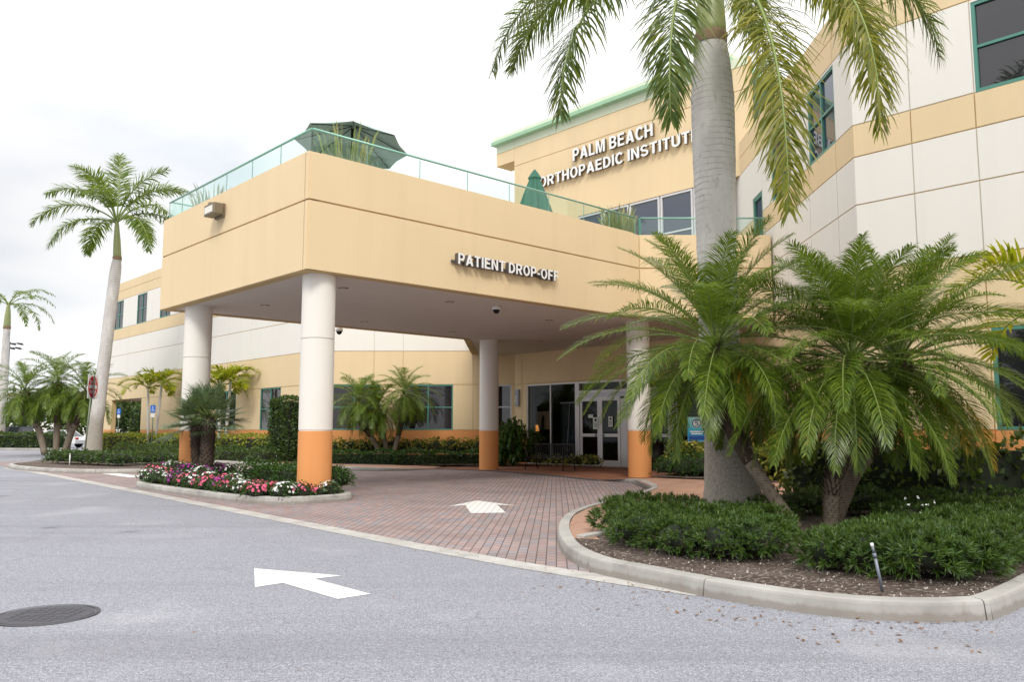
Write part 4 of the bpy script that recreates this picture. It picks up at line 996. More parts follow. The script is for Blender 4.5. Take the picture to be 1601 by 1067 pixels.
royal_palm(V(-43, 70, 0), PF, RF, V(-43, 70, 12.2), [(a + 7, e, e - 95, 4.3, 0, .4) for a, e in ((0, 40), (40, 60), (90, 20), (140, 50), (185, 30), (230, 55), (275, 25), (320, 45), (345, 5), (20, 20))],
           'distant royal palm cut by the left edge of the view', 44, .62, .075, 12, lm='royal_leaf_far')

# ------------------------------------------------------------------ date palms
def date_crown(mb, c, n, Ln, ll, lw, nl, old=0, seed=0, emin=-38, seg=3, drp=.5, bend=62, gap=None):
    for k in range(n):
        u = (k + .5) / n; az = k * 2.39996 + seed + rnd.uniform(-.15, .15)
        if gap and gap[0] < math.degrees(az) % 360 < gap[1] and u > gap[2]: continue
        e0 = R(86 - (86 - emin) * u ** .85 + rnd.uniform(-5, 5)); e1 = e0 - R(bend + 42 * u)
        e1 = max(e1, R(-94))
        l_ = Ln * (.80 + .26 * math.sin(math.pi * min(1, u * 1.15))) * rnd.uniform(.93, 1.07)
        frond(mb, V(c) + V(0, 0, .18 * (1 - u)), az, e0, e1, l_, nl, ll, lw, 2 if k >= n - old else 0, 1, .34, .0, drp, R(rnd.uniform(-16, 16)), .016, .16, R(rnd.uniform(-35, 35)), .1, seg, 34)
def boots(mb, path, rad, z0, z1, n, m, size):
    for k in range(n):
        s = k / n; z = z0 + (z1 - z0) * s; a = k * 2.39996
        i = 0
        while i < len(path) - 2 and path[i + 1][2] < z: i += 1
        u = min(1, max(0, (z - path[i][2]) / (path[i + 1][2] - path[i][2]))); c = V(path[i]).lerp(V(path[i + 1]), u); r = rad[i] + (rad[i + 1] - rad[i]) * u
        o = V(math.cos(a), math.sin(a), 0); sd = V(-o.y, o.x, 0); l_ = size * (1 + .9 * s) * rnd.uniform(.8, 1.2)
        b = c + o * (r * .85); tip = c + o * (r + l_ * .55) + V(0, 0, l_ * 1.0); w_ = size * .55
        mb.face([b - sd * w_ - V(0, 0, .02), b + sd * w_ - V(0, 0, .02), tip + sd * (w_ * .45), tip - sd * (w_ * .45)], m)
        mb.face([b - sd * w_ + V(0, 0, .03) - o * .02, tip - sd * (w_ * .4) - o * .015, tip + sd * (w_ * .4) - o * .015, b + sd * w_ + V(0, 0, .03) - o * .02], m)
def date_palm(path, rad, label, nf=40, Ln=2.05, ll=.30, lw=.017, nl=62, old=2, split=.45, seed=0, group=None, name='date_palm', emin=-38, bsize=.07, nb=150, seg=3, bend=62, gap=None, extra=()):
    t = thing(name, V(path[0]), label, 'palm tree', group); c = V(path[-1])
    mb = MB(); pp = [V(p) for p in path]; fine, fr_ = [], []
    sm = smooth_path([tuple(p) for p in path], 5); rr = []
    for k in range(len(sm)):
        f = k / (len(sm) - 1) * (len(rad) - 1); i = min(int(f), len(rad) - 2); rr.append((rad[i] + (rad[i + 1] - rad[i]) * (f - i)) * (1 + (.05 if k % 2 else -.02)))
    k0 = int(len(sm) * split)
    mb.tube(sm[:k0 + 1], rr[:k0 + 1], 12, 1, True, True, .05); mb.tube(sm[k0:], rr[k0:], 12, 0, True, True, .06)
    z0, z1 = path[0][2], c.z
    P3 = [(p.x, p.y, p.z) for p in sm]
    boots(mb, P3, rr, z0 + .05, z0 + (z1 - z0) * split, int(nb * .45), 1, bsize * .5)
    boots(mb, P3, rr, z0 + (z1 - z0) * split, z1, int(nb * .7), 0, bsize)
    mb.build('trunk', [M['date_bark'], M['date_bark_pale']], t)
    mb = MB(); date_crown(mb, c, nf, Ln, ll, lw, nl, 0, seed, emin, seg, .5, bend, gap)
    for az_, a0_, a1_, l_ in extra: frond(mb, c, R(az_), R(a0_), R(a1_), l_, nl, ll, lw, 0, 1, .3, 0, .5, 0, .015, .16, R(rnd.uniform(-25, 25)), .1, seg, 34)
    mb.build('crown', [M['date_leaf'], M['rachis']], t)
    return t, c
def old_frond(t, c, az, e0, e1, Ln, ll, lw, nl=50):
    mb = MB(); frond(mb, c, R(az), R(e0), R(e1), Ln, nl, ll, lw, 0, 1, .3, 0, .5, 0, .015, .2, .3, .12, 3, 34)
    o = mb.build('yellowing_frond', [M['date_leaf_old'], M['rachis']], t); o['label'] = 'yellowing drooping frond'
t, c = date_palm([(3.87, 11.45, .12), (3.52, 11.62, .68), (3.12, 11.9, 1.55), (2.98, 12.0, 2.55)], [.085, .085, .12, .15], 'date palm leaning left across the big grey palm trunk', 60, 2.25, .36, .0118, 118, bend=44, emin=-30, gap=(230, 250, .6), extra=[(285, 8, -78, 1.9), (308, -6, -80, 2.0), (268, -12, -84, 1.6), (330, 12, -74, 2.2), (205, -4, -66, 2.1), (186, 6, -62, 2.3), (344, -12, -80, 1.9), (220, 16, -66, 2.2)], seed=.4)
old_frond(t, c, 285, -5, -85, 1.35, .34, .02)
t, c = date_palm([(4.36, 11.55, .12), (4.40, 11.5, .7), (4.60, 11.45, 1.4), (4.70, 11.45, 2.3)], [.095, .10, .17, .19], 'upright date palm with a shaggy dark trunk, middle of the clump', 60, 2.2, .37, .0118, 118, bend=44, emin=-30, extra=[(178, 12, -66, 2.4), (196, 0, -70, 2.4), (212, -10, -74, 2.2), (188, -16, -76, 2.1), (165, 4, -66, 2.3), (230, 2, -76, 2.3), (305, -20, -86, 2.1), (322, -8, -82, 2.3)], seed=1.9, split=.3, nb=220, bsize=.085)
t, c = date_palm([(4.72, 12.3, .12), (5.0, 12.25, .8), (5.45, 12.2, 1.5), (5.72, 12.15, 2.35)], [.10, .10, .14, .17], 'date palm leaning right towards the right wing of the building', 60, 2.3, .37, .0118, 118, bend=44, emin=-30, seed=3.1)
old_frond(t, c, 318, -25, -85, 1.9, .36, .022); old_frond(t, c, 300, -30, -80, 1.6, .33, .02)
# far palms
LPD = 'date palms clumped on the left island'
for base, top, lab, sd in (((-26.4, 47.2), (-27.6, 47.0, 3.60), 'date palm with trunk leaning left in the left clump', .2), ((-26.0, 47.6), (-26.0, 47.4, 4.15), 'tallest upright date palm in the left clump', 1.4),
                           ((-25.4, 47.4), (-24.3, 47.2, 3.55), 'date palm with trunk leaning right in the left clump', 2.7)):
    date_palm([(base[0], base[1], .1), ((base[0] * .6 + top[0] * .4), base[1], 1.6), (top[0], top[1], top[2] - 1.0), top], [.17, .17, .24, .28], lab, 40, 2.6, .55, .055, 40, 0, .4, sd, LPD, emin=-55, nb=90, bsize=.1, seg=2)
MPD = 'date palms in front of the middle wall'
for base, top, lab, sd in (((-5.25, 34.3), (-6.3, 34.1, 2.55), 'left-leaning date palm in front of the wall beside the near column', .7), ((-5.1, 34.5), (-5.5, 34.2, 2.25), 'short middle date palm before the orange-footed wall', 2.2),
                           ((-4.95, 34.4), (-4.45, 34.2, 2.85), 'tallest date palm in front of the green-framed window', 3.9)):
    date_palm([(base[0], base[1], .1), ((base[0] * .6 + top[0] * .4), base[1], 1.0), (top[0], top[1], top[2] - .6), top], [.10, .10, .13, .15], lab, 40, 1.6, .36, .03, 44, 0, .4, sd, MPD, emin=-50, nb=80, bsize=.06, seg=2)
for x, y, zc, lab, sd in ((-30.6, 57.5, 3.3, 'small date palm half hidden behind the tall royal palm trunk', .5),):
    date_palm([(x, y, .1), (x + .1, y, 1), (x, y, 2), (x, y, zc)], [.16, .16, .2, .22], lab, 24, 2.2, .34, .045, 28, 0, .4, sd, None, emin=-45, nb=50, seg=2)

# Christmas palms with lime fronds
def lime_palm(base, tops, label, cz, Ln=1.7, nf=9, name='christmas_palm', stakes=True, group='lime-green palms along the left wing', azs=None, ll=.55, lw=.075, n=24):
    t = thing(name, V(base), label, 'palm tree', group); mb = MB()
    for tp in tops: mb.tube([V(base) + (V(tp) - V(base)) * 0 + V((tp[0] - base[0]) * .4, 0, 0), V(base).lerp(V(tp), .5) + V((tp[0] - base[0]) * .2, 0, 0), V(tp)], [.09, .075, .06], 10)
    mb.build('trunk', M['thin_bark'], t); mb = MB()
    for i, tp in enumerate(tops):
        for k in range(nf):
            az = k * 2.39996 + i * 1.3 if azs is None else R(azs[k])
            u = k / nf; frond(mb, tp, az, R(78 - 60 * u), R(-30 - 55 * u), Ln * rnd.uniform(.9, 1.1), n, ll, lw, 0, 1, .5, .1, .3, 0, .022, .2, 0, .1, 3, 40)
    mb.build('crown', [M['lime_leaf'], M['rachis']], t)
lime_palm((-19.9, 46.0, .1), [(-20.2, 46, 3.75), (-19.45, 46, 3.95)], 'pair of thin white stems with lime fronds, between tall royal palm and column', 0)
lime_palm((-13.9, 40.0, .1), [(-14.15, 40, 3.55), (-13.6, 40, 3.75)], 'lime-fronded palm with white stems, just behind the fan palm', 0, 1.6)
lime_palm((8.45, 12.5, .12), [(8.45, 12.45, 3.1)], 'lime-green palm frond reaching in at the right edge', 0, 2.0, 9, group=None, ll=.6, lw=.05, n=30, azs=[170, 186, 140, 220, 20, 60, 290, 100, 330])

# ------------------------------------------------------------------ fan palm on the flower island
t = thing('fan_palm', V(-7.85, 21.35, .14), 'blue-green fan palm with two shaggy dark trunks on the flower island', 'palm tree')
mb = MB(); tp = [((-8.02, 21.5), (-8.2, 21.6), 1.55, .125), ((-7.75, 21.2), (-7.72, 21.2), 1.75, .165)]
for b_, t_, z_, r_ in tp:
    path = [V(b_[0], b_[1], .1), V((b_[0] + t_[0]) / 2, b_[1], z_ * .5), V(t_[0], t_[1], z_)]
    sm = smooth_path([tuple(p) for p in path], 6); mb.tube(sm, [r_ * (1 + (.06 if k % 2 else -.03)) for k in range(len(sm))], 14, 0, True, True, .06)
    boots(mb, [tuple(p) for p in sm], [r_] * len(sm), .2, z_, 190, 0, .06)
mb.build('trunk', M['fibre'], t)
mb = MB()
for (b_, t_, z_, r_), nf in zip(tp, (36, 42)):
    c = V(t_[0], t_[1], z_)
    for k in range(nf):
        u = (k + .5) / nf; az = k * 2.39996 + z_; e_ = R(82 - 100 * u + rnd.uniform(-8, 8))
        d_ = V(math.cos(e_) * math.cos(az), math.cos(e_) * math.sin(az), math.sin(e_)); pl = rnd.uniform(.40, .68)
        hub = c + d_ * pl + V(0, 0, -.08 * u); mb.tube([c, c + d_ * (pl * .5) + V(0, 0, .02), hub], [.013, .009, .007], 4, 1)
        sd = unit(d_.cross(V(0, 0, 1)) + rdir() * .25); nrm_ = sd.cross(d_)
        for j in range(22):
            th = R(-100 + 200 * (j + .5) / 22); dd = unit(d_ * math.cos(th) + sd * math.sin(th) + nrm_ * .22)
            l_ = rnd.uniform(.44, .64) * (1 - .25 * abs(th) / R(100)); q = hub.copy()
            mb.ribbon([q, q + dd * (l_ * .5), q + dd * l_ + V(0, 0, -.22 * l_)], [.010, .026, .004], unit(sd * math.cos(th) - d_ * math.sin(th)), 0)
mb.build('crown', [M['fan_leaf'], M['rachis']], t)

# ------------------------------------------------------------------ hedges and shrubs
def hedge(name, label, cat, runs, leafm, l, w, loc, group=None, wob=.05):
    mb = MB()
    for p0, p1, width, z0, z1, n in runs: fill_hedge(mb, p0, p1, width, z0, z1, n, l, w, 0, 1, wob)
    return tag(mb.build(name, [leafm, M['core']]), label, cat, group)
def onA(s, o, z=0): p = LW0 + A * s + NA * o; return (p.x, p.y)
hedge('hedge', 'clipped yellow-green hedge along the orange base of the left wing', 'hedge', [(onA(-.6, 1.2), onA(25, 1.5), .8, .12, 1.18, 9000)], M['hedge_lime'], .13, .075, None)
hedge('hedge', 'low dark clipped hedge in front of the yellow-green hedge', 'hedge', [(onA(-1.0, 2.3), onA(15.5, 2.9), .8, .12, .62, 6000)], M['hedge'], .11, .06, None, wob=.08)
hedge('hedge', 'dark low hedge under the middle wall, from near column to second column', 'hedge', [((-8.2, 33.2), (-4.6, 32.7), .8, .1, .62, 2600), ((-4.6, 32.8), (-.3, 33.6), .8, .1, .60, 3000)], M['cover'], .10, .05, None)
mb = MB()
for k in range(13): fill_blob(mb, (-8.0 + k * .6, 35.1 + .1 * math.sin(k * 2), .62), .46, .5, .48 + .05 * math.sin(k * 1.7), 260, .13, .07)
tag(mb.build('variegated_shrub_row', [M['variegated'], M['core']]), 'row of yellow variegated shrubs against the orange base of the middle wall', 'shrub')
mb = MB(); fill_hedge(mb, (-10.05, 35.4), (-9.05, 35.0), .95, .12, 2.75, 4200, .12, .07); tag(mb.build('column_shrub', [M['hedge'], M['core'], M['stem']]), 'tall clipped column-shaped shrub left of the near column', 'shrub')
mb = MB(); fill_hedge(mb, ab(.9, .95), ab(4.3, 1.15), 1.0, .14, .62, 4200, .075, .04)
tag(mb.build('hedge', [M['cover'], M['core']]), 'low green clipped hedge on the flower island behind the blossoms', 'hedge')
mb = MB(); fill_blob(mb, ab(.5, 1.12, .36), .30, .30, .32, 600, .075, .04); tag(mb.build('shrub', [M['cover'], M['core']]), 'small green shrub right behind the near column base', 'shrub')
# left island low shrubs
mb = MB()
for k in range(7):
    x = -18.0 + k * .62; y = 33.2 - k * .42; fill_blob(mb, (x, y, .33), .5, .5, .34, 330, .12, .06)
tag(mb.build('shrub_row', [M['hedge'], M['core']]), 'row of low leafy shrubs around the do-not-enter sign', 'shrub')
mb = MB()
for k in range(7):
    x = -14.6 + k * .52; y = 32.4 - k * .28; fill_blob(mb, (x, y, .32), .48, .48, .36, 330, .12, .06)
tag(mb.build('shrub_row', [M['hedge'], M['core']]), 'row of low leafy shrubs just left of the far front column', 'shrub')
hedge('hedge', 'clipped dark hedge at the car park on the far left', 'hedge', [((-60, 69.5), (-34.0, 62.5), 1.4, .05, 1.15, 7000)], M['hedge'], .22, .13, None)
# entrance planting
mb = MB()
for x, y, rx, rz in ((5.9, 24.7, .55, .40), (6.5, 23.9, .6, .42), (6.9, 23.0, .6, .42), (5.3, 25.1, .45, .36), (5.4, 24.2, .6, .32), (6.1, 23.2, .6, .3), (4.7, 24.7, .5, .28), (6.8, 22.2, .7, .3), (4.95, 24.05, .45, .25)):
    fill_blob(mb, (x, y, .3), rx, rx, rz + .1, 420, .12, .04)
tag(mb.build('ground_cover_planting', [M['cover'], M['core']]), 'bright green strappy ground cover beside the right front column', 'plant')
mb = MB()
for x, y in ((5.6, 25.6), (6.1, 25.2), (6.6, 24.7), (7.0, 24.1), (5.2, 25.8)): fill_blob(mb, (x, y, .68), .42, .42, .38, 330, .14, .075)
tag(mb.build('variegated_shrub_row', [M['variegated'], M['core']]), 'yellow variegated shrubs below the blue poster by the entrance', 'shrub')
mb = MB()
for k in range(5): fill_blob(mb, (.55 + k * .62, 34.0 - k * .62, .22), .36, .36, .26, 170, .13, .06)
tag(mb.build('variegated_shrub_row', [M['variegated'], M['core']]), 'small yellow-leaved plants at the foot of the storefront, behind the bench', 'plant')
# broad leaved plant by the second column
t = thing('broadleaf_plant', V(.05, 33.6, .05), 'dark broad-leaved plant between second column and bench', 'plant'); mb = MB()
for k in range(190):
    a = rnd.uniform(0, 6.28); r_ = rnd.uniform(0, .85); b_ = V(.1 + r_ * .5 * math.cos(a), 33.6 + r_ * .5 * math.sin(a), .1); tipz = rnd.uniform(.3, 1.95) * (1 - .3 * r_)
    tp_ = V(.1 + r_ * 1.2 * math.cos(a), 33.6 + r_ * 1.1 * math.sin(a), tipz)
    for j in range(7):
        dd = unit(rdir() + V(0, 0, .15) + V(math.cos(a), math.sin(a), 0) * .5); s_ = unit(dd.cross(V(0, 0, 1)))
        mb.ribbon([tp_, tp_ + dd * .18, tp_ + dd * .36 + V(0, 0, -.12)], [.02, .095, .008], s_, 0)
mb.build('foliage', M['broad'], t)
for k in range(6):
    mb = MB(); a = rnd.uniform(0, 6.28); mb.tube([(.1 + .2 * math.cos(a), 33.6 + .2 * math.sin(a), .05), (.1 + .5 * math.cos(a), 33.6 + .5 * math.sin(a), 1.5)], .012, 5); mb.build('stem', M['stem'], t)
# right bed: podocarpus masses
def mass(pts, label, n=400, rl=.078, rw=.0098):
    t = thing('podocarpus_shrubs', V(pts[0][0], pts[0][1], .13), label, 'shrub'); mb = MB(); st = mb
    for x, y, r_, h in pts:
        k_ = rnd.uniform(.75, 1.2); h *= rnd.uniform(.68, .86); r_ *= rnd.uniform(.86, 1.0)
        fill_blob(mb, (x, y, .13 + h * .42), r_, r_, h * .62, int(n * (r_ / .45) ** 2), 0, 0, 0, 1, -.45, 13, rl * k_, rw * k_, .62)
        for k in range(4):
            a = rnd.uniform(0, 6.28); st.tube([(x + .1 * math.cos(a), y + .1 * math.sin(a), .1), (x + .3 * math.cos(a), y + .3 * math.sin(a), .13 + h * .5)], .008, 5, 2)
    mb.build('foliage', [M['podo'], M['core'], M['stem']], t)
mass([(1.48, 9.55, .40, .50), (1.80, 9.0, .40, .50), (2.16, 8.75, .44, .52), (2.52, 8.75, .40, .50), (2.75, 9.3, .38, .46), (1.42, 10.9, .40, .50), (1.86, 10.5, .46, .5), (2.4, 10.1, .5, .5), (2.98, 10.2, .5, .46), (1.72, 12.0, .42, .5), (2.35, 12.1, .48, .48), (3.0, 11.5, .45, .4), (1.6, 10.1, .42, .5), (2.1, 9.6, .45, .5), (2.6, 9.4, .42, .5)],
     'dark green narrow-leaved shrub mass left of the leaning palm stem')
mass([(3.02, 8.05, .30, .42), (3.32, 7.86, .36, .48), (3.66, 7.62, .42, .52), (4.02, 7.74, .44, .52), (4.5, 8.15, .46, .52), (5.05, 8.6, .48, .52), (5.6, 9.1, .5, .52), (3.35, 8.5, .42, .48), (3.85, 8.7, .48, .5), (4.35, 9.1, .5, .5), (4.9, 9.6, .52, .52), (5.5, 10.1, .55, .52), (6.2, 10.2, .55, .55)],
     'dark green narrow-leaved shrub mass behind the metal stake')
mass([(4.2, 12.9, .5, .5), (4.8, 13.2, .55, .5), (5.4, 13.0, .5, .5), (5.3, 11.2, .55, .45), (6.0, 11.4, .6, .5), (6.7, 11.8, .6, .5), (6.2, 12.5, .6, .55), (3.75, 12.3, .4, .35), (7.3, 12.4, .6, .5)],
     'shaded narrow-leaved shrubs behind the date palm trunks', 190)
mb = MB(); fill_hedge(mb, (5.3, 14.6), (9.6, 11.8), .9, .15, 1.25, 2600, .12, .085, 0, 1, .1); fill_hedge(mb, (5.0, 14.9), (6.0, 14.2), .8, .15, 1.0, 500, .12, .085, 0, 1, .1)
tag(mb.build('hedge', [M['cocoplum'], M['core']]), 'loose round-leaved hedge under the right wing at the right edge', 'hedge')
mb = MB()
for x, y, z in ((5.25, 16.2, .8), (5.6, 16.0, .6), (4.9, 16.5, .62)): fill_blob(mb, (x, y, z), .42, .42, .5, 380, .12, .075)
tag(mb.build('variegated_shrub', [M['variegated'], M['core']]), 'yellow variegated shrub glimpsed between the grey palm and date palm trunks', 'shrub')
# a few white and pink blossoms in the right shrubs
mb = MB()
for c_, n_ in (((4.75, 9.75, .60), 7),):
    for k in range(n_):
        p = V(c_) + V(rnd.gauss(0, .09), rnd.gauss(0, .09), rnd.gauss(0, .05))
        for j in range(4): leaf(mb, p, rdir() + V(0, -.5, .4), .026, .022, 0)
tag(mb.build('white_blossoms', M['fl_white']), 'cluster of tiny white blossoms among the right-hand shrubs', 'flowers')

# ------------------------------------------------------------------ impatiens on the flower island
protos = {}
FLAB = {'white': 'white-flowered impatiens clump on the kerbed island', 'magenta': 'magenta-flowered impatiens clump on the kerbed island', 'coral': 'coral-pink impatiens clump on the kerbed island'}
def flower_clump(kind, x, y, z, r_, s_=1.0):
    key = (kind, len(protos.get(kind, [])) < 2)
    lst = protos.setdefault(kind, [])
    if len(lst) < 2:
        t = thing('flower_clump', V(x, y, z), FLAB[kind], 'flowers', kind + ' impatiens on the flower island')
        mb = MB(); fill_blob(mb, (x, y, z + .06), .24, .24, .20, 150, .065, .04); mb.build('foliage', [M['cover'], M['core']], t)
        mb = MB()
        for k in range(30):
            v = rdir(); v.z = abs(v.z) * .9 + .1; v = unit(v + V(0, -.1, .1)); p = V(x, y, z + .07) + V(v.x * .25, v.y * .25, v.z * .22); u_ = unit(v.cross(rdir())); w_ = v.cross(u_); s5 = rnd.uniform(.022, .034)
            for j in range(5):
                a = j * 1.2566; d1 = u_ * math.cos(a) + w_ * math.sin(a); d2 = u_ * math.cos(a + .62) + w_ * math.sin(a + .62); d0 = u_ * math.cos(a - .62) + w_ * math.sin(a - .62)
                mb.face([p, p + d0 * s5 * .8 + v * .006, p + d1 * s5 * 1.25 + v * .004, p + d2 * s5 * .8 + v * .006])
        mb.build('blossom', M['fl_' + kind], t); lst.append(t); return t
    o = copy_thing(rnd.choice(lst), (x, y, z), rnd.uniform(0, 6.28), s_, FLAB[kind])
    return o
def isl(a_, b_): p = ab(a_, b_); return p.x, p.y
seq = []
def on_island(a_, b_, k=1.0): return (abs((a_ - 3.70) / (3.86 * k))) ** 4.4 + (abs((b_ - .31) / (1.16 * k))) ** 3.6 < 1
for ri, b_ in enumerate((-.60, -.30, .0)):
    for k in range(23):
        a_ = -.14 + k * .335 + (.16 if ri % 2 else 0) + rnd.uniform(-.06, .06); bb = b_ + rnd.uniform(-.06, .06)
        if not on_island(a_, bb) or (ab(a_, bb) - V(-4.14, 17.55, 0)).length < .52: continue
        if a_ < 4.6 and ri == 2: continue
        u = a_ / 6.5
        kind = rnd.choices(['white', 'magenta', 'coral'], [(.30 if u < .6 else .46), (.12 if u < .6 else .30), (.58 if u < .6 else .24)])[0]
        if a_ < .3: kind = ['white', 'coral', 'white'][k % 3]
        x, y = isl(a_, bb); seq.append((kind, x, y, .14 + (.10 * max(0, u)) * (ri + .3)))
for k in range(26):
    a_ = rnd.uniform(5.3, 7.3); bb = rnd.uniform(.1, 1.2); x, y = isl(a_, bb)
    if on_island(a_, bb, .95) and (V(x, y, 0) - V(-8.45, 22.15, 0)).length > .5: seq.append((rnd.choice(['white', 'white', 'magenta']), x, y, .30))
for k, (a_, bb) in enumerate(((.12, -.28), (.0, .02), (-.03, .34), (.02, .66), (.22, -.02))):
    x, y = isl(a_, bb); seq.append((('white', 'coral', 'coral', 'white', 'white')[k], x, y, .12))
for kind, x, y, z in seq: flower_clump(kind, x, y, z, .25, rnd.uniform(.75, 1.1))

# ------------------------------------------------------------------ terrace things
c = V(-4.05, 20.3, 6.3); t = thing('open_umbrella', c, 'large open green patio umbrella above the canopy corner', 'umbrella')
mb = MB(); mb.tube([c, c + V(0, 0, 2.75)], .03, 8); mb.build('pole', M['black'], t)
mb = MB(); rot = Matrix.Rotation(R(3), 3, 'Y') @ Matrix.Rotation(R(-7), 3, 'X'); ap = c + V(.05, 0, 2.86); n = 8; rings = []
for r_, z_ in ((.0, 0), (.16, -.05), (.5, -.2), (1.0, -.42), (1.42, -.62)):
    ring = []
    for k in range(n * 4):
        a = 2 * math.pi * k / (n * 4) + .2; sc_ = 1 - (.085 * (r_ / 1.42) ** 2) * abs(math.sin(n / 2 * (a - .2))) * 1.4
        ring.append(ap + rot @ V(r_ * sc_ * math.cos(a), r_ * sc_ * math.sin(a), z_))
    rings.append(ring)
for r0_, r1_ in zip(rings[:-1], rings[1:]):
    for k in range(n * 4): mb.face([r0_[k], r1_[k], r1_[(k + 1) % (n * 4)], r0_[(k + 1) % (n * 4)]], 0)
mb.build('canopy', M['umbrella'], t)
for k in range(n):
    a = 2 * math.pi * k / n + .2; rb = MB(); rb.tube([ap + rot @ V(.05 * math.cos(a), .05 * math.sin(a), -.06), ap + rot @ V(1.36 * math.cos(a), 1.36 * math.sin(a), -.62)], .011, 5); rb.build('rib', M['black'], t)
c = V(.75, 26.6, 6.3); t = thing('closed_umbrella', c, 'closed dark green patio umbrella on the terrace', 'umbrella')
mb = MB(); mb.tube([c, c + V(0, 0, 3.6)], .03, 8); mb.build('pole', M['black'], t)
mb = MB(); rings = []
for z_, r_ in ((3.72, .02), (3.6, .10), (3.42, .20), (3.36, .165), (2.9, .32), (2.3, .50), (1.75, .64)):
    rings.append([c + V(r_ * (1 + .16 * math.cos(8 * a)) * math.cos(a), r_ * (1 + .16 * math.cos(8 * a)) * math.sin(a), z_ + (.05 * math.cos(8 * a) if z_ < 2 else 0)) for a in [2 * math.pi * k / 48 for k in range(48)]])
for r0_, r1_ in zip(rings[:-1], rings[1:]):
    for k in range(48): mb.face([r0_[k], r1_[k], r1_[(k + 1) % 48], r0_[(k + 1) % 48]], 0, True)
mb.build('canopy', M['umbrella_dark'], t)
def grass_pot(c, label, n, h, spread, m, rx=.25):
    c = V(c); t = thing('potted_grass', c, label, 'potted plant', None); mb = MB()
    mb.tube([c, c + V(0, 0, .5)], [rx * .8, rx], 16); mb.build('pot', plain('terrace_pot', (.25, .22, .2), .7), t); mb = MB()
    for k in range(n):
        a = rnd.uniform(0, 6.28); r_ = rx * math.sqrt(rnd.random()); b_ = c + V(r_ * math.cos(a), r_ * math.sin(a), .45); hh = h * rnd.uniform(.55, 1.05); sp = spread * rnd.random()
        d_ = V(math.cos(a), math.sin(a), 0); s_ = unit(rdir().cross(V(0, 0, 1)) + V(.001, 0, 0)); pl = rnd.random() < .3
        mb.ribbon([b_, b_ + d_ * sp * .3 + V(0, 0, hh * .5), b_ + d_ * sp * .8 + V(0, 0, hh * .9), b_ + d_ * sp * 1.1 + V(0, 0, hh)], [.012, .03 if pl else .018, .05 if pl else .014, .004], s_, 0)
    mb.build('blades', m, t)
grass_pot((-3.75, 18.4, 6.3), 'tall pale plume grass in a pot at the canopy corner', 90, 1.66, .42, M['grass'], .42)
grass_pot((-8.35, 22.7, 6.3), 'pale wispy potted grass behind the left end of the balustrade', 160, 1.5, .4, M['grass_pale'], .4)
grass_pot((3.3, 25.0, 6.3), 'bushy grey-green potted plant at the bend of the balustrade', 420, 1.5, .42, M['grass'], .34)

# ------------------------------------------------------------------ street furniture
# do-not-enter sign
c = V(-17.72, 34.6, .1); t = thing('do_not_enter_sign', c, 'do not enter sign on a leaning green post in the left island', 'sign')
tdir = unit(V(.2, 0, 3.6)); mb = MB(); mb.tube([c, c + tdir * 3.75], .035, 8); mb.build('post', plain('green_post', (.20, .24, .16), .6), t)
nS = unit(V(1, -.02, 0)); dS = V(-nS.y, nS.x, 0); sc0 = c + V(.17, 0, 3.15) + nS * .045; axs = (dS, nS, V(0, 0, 1))
mb = MB(); mb.box(sc0, (.80, .012, .98), 0, axs, .0); sg = mb.build('plate', M['whiteplastic'], t)
mb = MB(); mb.face([sc0 + nS * .009 + dS * (.375 * math.cos(a)) + V(0, 0, .455 * math.sin(a)) for a in [2 * math.pi * k / 40 for k in range(40)]]); mb.build('red_disc', M['red'], t)
mb = MB(); mb.box(sc0 + nS * .012, (.60, .004, .15), 0, axs); mb.build('white_bar', M['whiteplastic'], t)
def small_text(parent, body, origin, d, nrm, size, m, width=None):
    cu = bpy.data.curves.new('legend', 'FONT'); cu.body = body; cu.size = 1; cu.offset = .02; cu.align_x = 'CENTER'
    ob = bpy.data.objects.new('tmp', cu); COL.objects.link(ob); dg = bpy.context.evaluated_depsgraph_get(); me = bpy.data.meshes.new_from_object(ob.evaluated_get(dg)); bpy.data.objects.remove(ob)
    kx = size
    if width: xs = [v.co.x for v in me.vertices]; kx = width / (max(xs) - min(xs))
    for v in me.vertices: v.co = V(origin) + d * (v.co.x * kx) + V(0, 0, v.co.y * size) + nrm * v.co.z - V(parent['_o'])
    me.materials.clear(); me.materials.append(m); me.update(); o = bpy.data.objects.new('legend', me); COL.objects.link(o); o.parent = parent; return o
small_text(t, 'DO NOT', sc0 + nS * .0125 + V(0, 0, .13), dS, nS, .20, M['whiteplastic'], .52)
small_text(t, 'ENTER', sc0 + nS * .0125 + V(0, 0, -.28), dS, nS, .20, M['whiteplastic'], .50)
mb = MB(); n2 = unit(V(.93, .36, 0)); mb.box(c + V(.24, .1, 3.12), (.8, .012, .95), 0, (V(-n2.y, n2.x, 0), n2, V(0, 0, 1))); mb.build('back_plate', plain('sign_back', (.07, .09, .10), .5), t)
